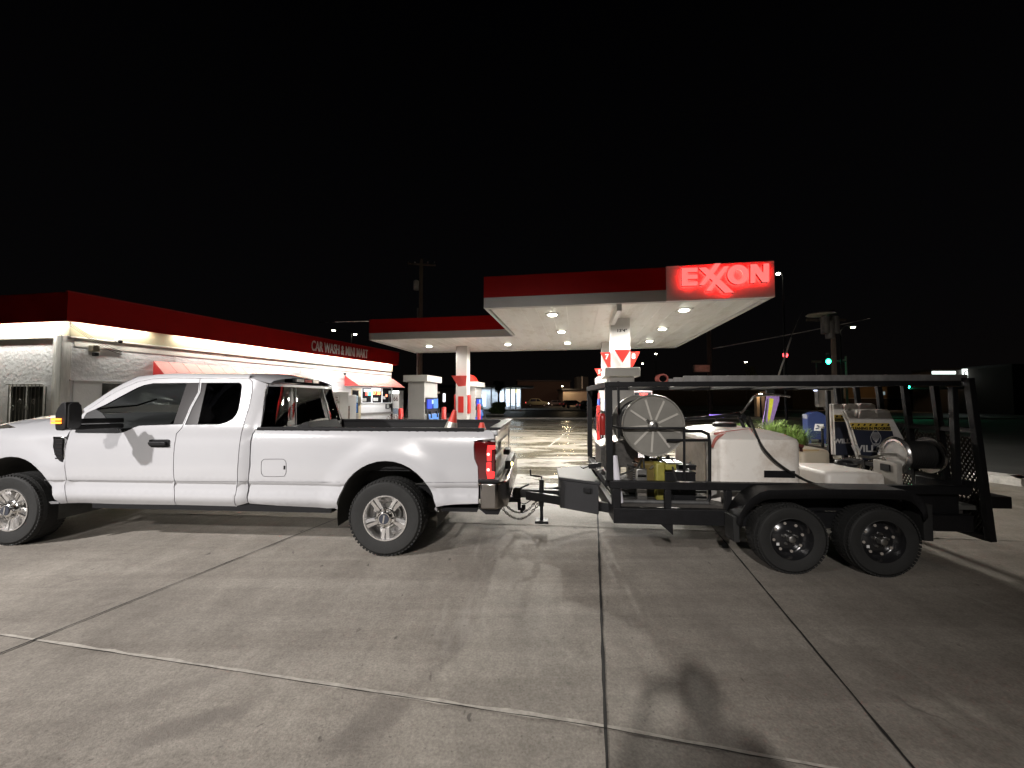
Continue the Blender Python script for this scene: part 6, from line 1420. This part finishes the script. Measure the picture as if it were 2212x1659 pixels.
t = thing('tall_building', 'wide dark building mass behind the street lamps above the rack', 'building', (AT(1600,862,95).x, 95, 0)); M().box(-28,0,0,16,10,ht(840,95)).build('wall', BRN, t); M().box(-28.2,-.2,ht(840,95),16.2,10.2,ht(838,95)).build('roof', DARKSTEEL, t)
t = thing('doorway_pillar', 'tan lit pillar under a lamp seen through the trailer rack', 'pillar', (AT(1643,862,36).x, 36, 0)); M().box(-.35,0,0,-.02,.4,ht(853,36)).build('pillar', mat('tan_pillar', (.62,.42,.28), .7), t); M().box(.15,.2,0,.5,.5,ht(846,36)).build('pillar', mat('tan_pillar2', (.35,.24,.2), .7), t); M().box(-.4,0,ht(853,36),.8,.5,ht(850,36)).build('lintel', BRN, t); light('door_light', 'POINT', (-.15,-.6,ht(854,36)), 22, (1,.8,.5), .1, parent=t)
# lit roadside sign
Y = 44; a, b = AT(2017,862,Y), AT(2114,862,Y); t = thing('lit_sign', 'glowing white roadside sign with black letters behind the trailer rear corner', 'sign', ((a.x+b.x)/2, Y, 0)); hw = (b.x-a.x)/2
SG = glow('sign_face_glow', (.88,1,.95), 2.4); M().box(hw-1.62,-.1,ht(827,Y),hw,.1,ht(797,Y)).build('sign_face', SG, t); M().box(-hw,-.08,ht(808,Y),-hw+2.5,.08,ht(802,Y)).build('led_strip', glow('led_strip', (.8,1,.92), 3), t)
M().cyl((hw-.8,.2,0),(hw-.8,.2,ht(827,Y)),.15).build('post', GALV, t); M().box(-hw,.11,ht(812,Y),hw-1.63,.18,ht(799,Y)).build('frame', PDARK, t)
text('sign_text', 'OPI', BLACK, t, .80, lambda x, y, z: (hw-.86+x, -.105-z, ht(815,Y)+y), .01, .0, .95); M().box(hw-1.3,-.11,ht(826,Y),hw-.28,-.101,ht(819,Y)).build('lower_panel', BLACK, t); text('sign_text', '76', SG, t, .24, lambda x, y, z: (hw-.6+x, -.125-z, ht(825,Y)+y), .01)
# price display and lit cap on a pump by the right island
Y = 13.5; a, b = AT(1365,862,Y), AT(1409,862,Y); t = thing('price_display', 'pump display with red digits and a bright green-white lamp bar above the large reel', 'display', ((a.x+b.x)/2, Y, 0)); hw = (b.x-a.x)/2
M().box(-hw,0,.4,hw,.35,ht(844.5,Y)).build('cabinet', mat('display_frame', (.60,.48,.50), .4), t, bevel=.01); M().box(-hw+.04,-.012,ht(862,Y),hw-.04,-.0005,ht(847.5,Y)).build('screen', PDARK, t)
text('digits', 'CREDIT\nDEBIT', glow('red_digits', (1,.08,.07), 5), t, .055, lambda x, y, z: (x*1.1+.05, -.016-z, ht(853,Y)+y), .003, .004); M().box(-hw-.0,.05,ht(839,Y),hw+.0,.30,ht(834.5,Y)).build('lamp_bar', glow('lamp_bar', (.75,1,.9), 5), t); M().box(-.05,.1,ht(844.5,Y),.05,.2,ht(839,Y)).build('neck', GREY, t)
# ================================================================ MAILBOX, PLANTING, BANNER
MBY = mat('mailbox_blue', (.035,.055,.165), .4, var=.12, vs=4)
Y = 14.6; a, b = AT(1733,862,Y), AT(1783,862,Y); t = thing('mailbox', 'blue street mailbox with rounded top and white emblem behind the trailer', 'mailbox', ((a.x+b.x)/2, Y, 0), R(-22))
hw = .29; zt_ = ht(889,Y); P_ = [(-hw,.14),(hw,.14),(hw,zt_-.28)]+[(hw*math.cos(R(a_)), zt_-.28+.28*math.sin(R(a_))) for a_ in range(10,180,10)]+[(-hw,zt_-.28)]
M().prism(P_, lambda x, z, d: (x, d, z), -.30, .30).build('body', MBY, t, bevel=.01); M().box(-hw-.004,-.26,zt_-.26,-hw-.001,.26,zt_-.10).build('hopper_door', mat('hopper', (.30,.31,.36), .4), t)
for x_ in (-.22,.22):
    for y_ in (-.24,.24): M().box(x_-.03,y_-.03,0,x_+.03,y_+.03,.139).build('leg', MBY, t)
ep = M().prism([(-.14,.45),(.12,.45),(.16,.70),(-.10,.70)], lambda x, z, d: (x+.03, d, z), -.306, -.3015).build('emblem_panel', WT, t); M().prism([(-.08,.50),(.13,.58),(-.03,.66),(-.06,.62),(.02,.585),(-.10,.53)], lambda x, z, d: (x+.03, d, z), -.310, -.3065).build('emblem', mat('emblem_navy', (.01,.02,.10), .5), ep)
t = thing('lawn_light', 'small black bollard lamp on the verge in front of the mailbox', 'garden light', pole_at(1774, 11.8)); M().cyl((0,0,0),(0,0,ht(925,11.8)),.035).build('stem', BLACK, t); M().lathe([(0,.06),(.05,.07),(.08,.02)], (0,0,ht(925,11.8)), (0,0,1), 14).build('cap', GREY, t)
PLB = mat('soil', (.05,.035,.025), .95, var=.5, vs=6, bump=.6, bs=20); c = AT(1690, 862, 12.2)
tb_ = M(); tb_.lathe([(0,1.9),(.14,1.9),(.15,1.75),(.26,.6),(.27,.01)], (0,0,0), (0,0,1), 30); t = thing('planter_bed', 'round planting bed with kerb beside the trailer', 'planter', (c.x-.6, 12.6, 0)); tb_.build('bed', PLB, t)
GL = mat('grass_blade', (.20,.30,.075), .55, var=.35, vs=6)
def tuft(cx, cy, z0, r_, n_, h_, lab):
    t = thing('ornamental_grass', lab, 'plant', (cx, cy, z0), 0, 'bright ornamental grass in the planting bed'); g_ = M()
    for _ in range(n_):
        a = random.uniform(0, 2*math.pi); q = random.random()**.5*r_*.45; b_ = Vector((math.cos(a)*q, math.sin(a)*q, 0)); out = Vector((math.cos(a+random.uniform(-.5,.5)), math.sin(a+random.uniform(-.5,.5)), 0))*r_*random.uniform(.4,1.1); hh = h_*random.uniform(.55,1.35); s_ = Vector((-math.sin(a), math.cos(a), 0))*.008
        p1 = b_+out*.35+Vector((0,0,hh*.75)); p2 = b_+out*.75+Vector((0,0,hh)); p3 = b_+out*1.1+Vector((0,0,hh*.98)); k = len(g_.v)
        g_.v += [tuple(v) for v in (b_-s_, b_+s_, p1+s_, p1-s_, p2+s_*.7, p2-s_*.7, p3)]; g_.f += [(k,k+1,k+2,k+3),(k+3,k+2,k+4,k+5),(k+5,k+4,k+6)]
    g_.build('blades', GL, t)
for (x, yy, Y, r_, h_, lab) in ((1668,912,12.2,.42,.62,'bright green grass tuft at the foot of the purple and yellow banner'),(1698,918,12.0,.45,.52,'bright green grass tuft in the middle of the bed right of the banner'),(1722,925,11.8,.42,.42,'lowest bright green grass tuft, nearest the blue mailbox'),(1600,908,13.0,.4,.50,'green grass tuft behind the big tank, left of the banner'),(1570,908,13.2,.4,.48,'leftmost green grass tuft, by the small purple sign')):
    p = AT(x, 862, Y); tuft(p.x, p.y, .16, r_, 240, h_, lab)
light('planter_light', 'SPOT', (AT(1690,862,11).x, 10.2, 2.4), 160, (1,.98,.85), .1, (AT(1680,862,12.2).x, 12.3, .5), 70, .7)
Y = 12.6; P_ = [(1657,856),(1684,856),(1683,866),(1676,888),(1668,912),(1666,925),(1645,925),(1648,905),(1653,880)]; bx_ = AT(1662,862,Y)
t = thing('feather_banner', 'purple and yellow printed feather banner rising from the planting bed', 'banner', (bx_.x, Y, 0)); f_ = lambda P: [((x-1662)*Y/FOC, ht(y,Y)) for x, y in P]
PUR = mat('banner_purple', (.30,.18,.48), .6, var=.25, vs=5); bo = M().prism(f_(P_), pf, 0, .02).build('fabric', PUR, t)
M().prism(f_([(1662,860),(1671,862),(1667,885),(1662,905),(1658,912),(1657,900),(1660,880)]), pf, -.004, -.0005).build('yellow_print', mat('banner_yellow', (.62,.62,.05), .6, var=.2, vs=9), bo)
M().prism(f_([(1646,922),(1650,895),(1656,862),(1659,862),(1655,895),(1651,922)]), pf, -.004, -.0005).build('dark_print', mat('banner_dark', (.05,.045,.09), .6, var=.4, vs=9), bo); M().cyl((-.06,.03,.1),(.03,.03,ht(846,Y)),.02).build('pole', BLACK, t); M().box(-.1,-.03,ht(850,Y),.16,.03,ht(842,Y)).build('pole_cap', BLACK, t)
t = thing('small_sign', 'small purple rectangular sign low in the planting bed', 'sign', (AT(1547,862,13.2).x, 13.2, 0)); M().box(-.235,-.02,ht(902,13.2),.235,.02,ht(895,13.2)).build('sign_face', mat('purple_sign', (.25,.14,.62), .5, emit=(.3,.2,1), es=.5), t); M().cyl((0,.03,.0),(0,.03,ht(902,13.2)),.02).build('stake', BLACK, t)
# signboard fixed on the distant pole behind the rack
t = thing('utility_pole', 'faint wooden pole with a pinkish box above the rack, centre right', 'utility pole', pole_at(1534, 33)); M().cyl((0,0,0),(0,0,ht(640,33)),.2,.16).build('pole', mat('faint_pole', (.05,.035,.03), .9), t, smooth=50); M().box(-1.45,-.4,ht(804,33),-.15,-.15,ht(789,33)).build('box', mat('pinkish_box', (.45,.25,.2), .6, var=.4, vs=3), t, bevel=.02); light('box_light', 'POINT', (-.8,-1.4,ht(796,33)), 5, (1,.6,.5), .1, parent=t)
# ================================================================ CARS AND TREES FAR OFF
def car(px_, Y, col, lab, suv=False, rz=0, lit=False):
    t = thing('parked_car', lab, 'car', pole_at(px_, Y), R(rz), 'cars in the far parking lot'); cm = mat('car_paint', col, .35, coat=.5)
    k = 1.0 if suv else .82
    S_ = [(-2.3,.45),(-2.28,.95*k),(-2.1,1.05*k),(-1.75,1.15*k),(-1.35,1.68*k),(.35,1.70*k),(1.0,1.18*k),(2.05,1.0*k),(2.3,.78*k),(2.32,.42)]
    b_ = M(); b_.prism(S_, pf, -.88, .88); b_.build('body', cm, t, bevel=.06)
    for s_ in (-1, 1):
        M().prism([(-1.55,1.12*k),(-1.22,1.58*k),(-.25,1.60*k),(-.25,1.12*k)], pf, s_*.885-.006, s_*.885+.006).build('window', Wn, t); M().prism([(-.15,1.12*k),(-.15,1.60*k),(.28,1.60*k),(.80,1.14*k)], pf, s_*.885-.006, s_*.885+.006).build('window', Wn, t)
        for x_ in (-1.4, 1.42):
            w_ = M().lathe([(0,.20),(.01,.34),(.2,.34),(.21,.2)], (x_, s_*.92, .34), (0,-s_,0), 24).build('wheel', RUBBER, t, smooth=40); M().lathe([(0,.2),(.01,.05)], (x_, s_*.925, .34), (0,-s_,0), 16).build('rim', GREY, w_)
        M().box(2.2,s_*.75-.15,.62*k,2.33,s_*.75+.12,.80*k).build('headlight', glow('headlight', (1,.98,.9), 12) if lit else GREY, t); M().box(-2.32,s_*.75-.12,.75*k,-2.27,s_*.75+.12,1.0*k).build('tail_light', glow('car_tail', (1,.12,.1), 2.0 if lit else .2), t)
car(1160, 80, (.22,.24,.13), 'olive green sport utility car with lit lamps in the far parking lot', True, 0, True)
car(1205, 88, (.10,.09,.09), 'dark parked car farther right behind the olive green car')
car(1237, 74, (.07,.06,.06), 'dark rounded parked car in front of the small tan building', rz=20)
car(1280, 60, (.05,.04,.04), 'nearly black parked car just left of the trailer front post', rz=10)
def tree(px_, Y, ybot, ytop, w_, lab, col, crown0=.3, n_=2600, trunk=True, nm='tree', size=.10):
    b = pole_at(px_, Y); t = thing(nm, lab, 'tree', b); z1 = ht(ytop, Y); z0 = z1*crown0; hw = w_*Y/FOC/2; f_ = M()
    for k in range(11):
        cz = random.uniform(z0+.15*(z1-z0), z1-.18*(z1-z0)); s_ = math.sin(math.pi*min(.95, max(.05, (cz-z0)/(z1-z0))))**.5
        leafball(f_, (random.uniform(-.55,.55)*hw*s_, random.uniform(-.5,.5)*hw, cz), (hw*.5*s_, hw*.5, (z1-z0)*.2), n_//11, size)
    f_.build('crown', mat('foliage', col, .7, var=.5, vs=3), t)
    if trunk:
        k_ = M(); k_.cyl((0,0,0),(0,0,z0+.3*(z1-z0)),.14,.07)
        for a in range(6): k_.tube([(0,0,z0*.8),(hw*.3*math.cos(a),hw*.3*math.sin(a),z0+.3*(z1-z0)),(hw*.5*math.cos(a),hw*.5*math.sin(a),z0+.6*(z1-z0))], .04, 5)
        k_.build('trunk', WOODP, t)
FOL = (.045,.07,.022)
tree(1074, 41, 896, 862, 42, 'dense rounded green bush on the far side of the lane', (.10,.15,.05), .02, 6000, False, 'bush', .14)
tree(1077, 44, 896, 819, 30, 'small dark tree with thin trunk standing over the round bush', (.03,.05,.02), .62, 1500)
tree(1620, 80, 880, 786, 26, 'small tree lit by a street lamp above the trailer rack', (.16,.17,.05), .55, 1200)
t = thing('sidewalk_edge', 'pale low kerb in front of the far bush', 'kerb', (AT(1040,862,39).x, 39, 0)); M().box(-2.6,0,0,2.2,.5,.12).build('edge', KM, t, bevel=.02)
tag(M().quad((-80,54,.006),(90,54,.006),(90,30,.006),(-80,30,.006)).build('road', TARM), kind='structure')
hl2 = M(); k = 60
for i in range(k+1):
    a = -70+140*i/k; x = 260*math.sin(R(a)); y = 260*math.cos(R(a)); hl2.v += [(x,y,0),(x,y,5+3*math.sin(i*1.3)+2*math.sin(i*.6+1))]
hl2.f = [(2*i,2*i+2,2*i+3,2*i+1) for i in range(k)]; tag(hl2.build('hills', mat('far_dark_hills', (.02,.018,.016), 1)), kind='structure')
# ================================================================ PERSON TAKING THE PICTURE (stands behind the camera; the shadow falls on the pavement)
ps = thing('person', 'person in dark jacket and trousers holding up a phone behind the camera', 'person', (.10,-.42,0))
def skin(nm, V_, E_, R_, m_, par, lv=2):
    me = bpy.data.meshes.new(nm); me.from_pydata(V_, E_, []); o = bpy.data.objects.new(nm, me); sc.collection.objects.link(o); o.parent = par
    s_ = o.modifiers.new('skin', 'SKIN'); 
    if not me.skin_vertices:
        bm = bmesh.new(); bm.from_mesh(me); bm.verts.layers.skin.verify(); bm.to_mesh(me); bm.free()
    for i, r_ in enumerate(R_): me.skin_vertices[0].data[i].radius = (r_, r_)
    me.skin_vertices[0].data[0].use_root = True; s_.use_smooth_shade = True
    q = o.modifiers.new('sub', 'SUBSURF'); q.levels = q.render_levels = lv; me.materials.append(m_); return o
V_ = [(0,0,.95),(0,0,1.12),(0,0,1.34),(0,0,1.48),(0,.01,1.57),(-.10,0,.90),(-.12,.01,.50),(-.12,-.02,.09),(-.12,.14,.05),(.10,0,.90),(.12,.01,.50),(.12,-.02,.09),(.12,.14,.05),(-.20,0,1.45),(-.33,.12,1.28),(-.12,.30,1.46),(.20,0,1.45),(.33,.12,1.28),(.06,.30,1.46)]
E_2 = [(0,1),(1,2),(2,3),(3,4),(0,5),(5,6),(6,7),(7,8),(0,9),(9,10),(10,11),(11,12),(3,13),(13,14),(14,15),(3,16),(16,17),(17,18)]
R_2 = [.17,.18,.20,.15,.07,.12,.08,.055,.045,.12,.08,.055,.045,.085,.06,.035,.085,.06,.035]
skin('body', V_, E_2, R_2, mat('dark_clothes', (.03,.03,.035), .9), ps)
SKN = mat('skin', (.45,.28,.2), .6); hd = M(); hd.lathe([(0,.045),(.03,.062),(.07,.076),(.13,.082),(.18,.076),(.22,.05),(.24,.01)], (0,.02,1.56), (0,.02,1), 24); ho = hd.build('head', SKN, ps, smooth=60)
M().lathe([(.10,.088),(.16,.090),(.21,.072),(.25,.02)], (0,.0,1.56), (0,-.03,1), 24, caps=False).build('hair', mat('hair', (.03,.02,.015), .8), ho, smooth=60)
M().lathe([(0,.012),(.02,.004)], (0,.10,1.665), (0,1,-.3), 10).build('nose', SKN, ho, smooth=60)
for s_, cx in ((-1,-.12),(1,.06)):
    pm_ = M(); pm_.obox((cx, .315, 1.50), (.055,.03,.08)); po = pm_.build('hand', SKN, ps, bevel=.012)
    for k in range(4): M().tube([(cx-s_*.02+s_*.0, .32, 1.535-.018*k), (cx-s_*.05, .345, 1.54-.018*k), (cx-s_*.065, .335, 1.54-.018*k)], .008, 6).build('finger', SKN, po, smooth=60)
    M().tube([(cx, .30, 1.48),(cx-s_*.03, .29, 1.51),(cx-s_*.045, .295, 1.53)], .010, 6).build('thumb', SKN, po, smooth=60)
ph = thing('phone', 'dark phone held up in both hands of the person', 'phone', (.07,-.09,1.515)); M().box(-.075,-.005,-.036,.075,.005,.036).build('case', BLACK, ph, bevel=.003)
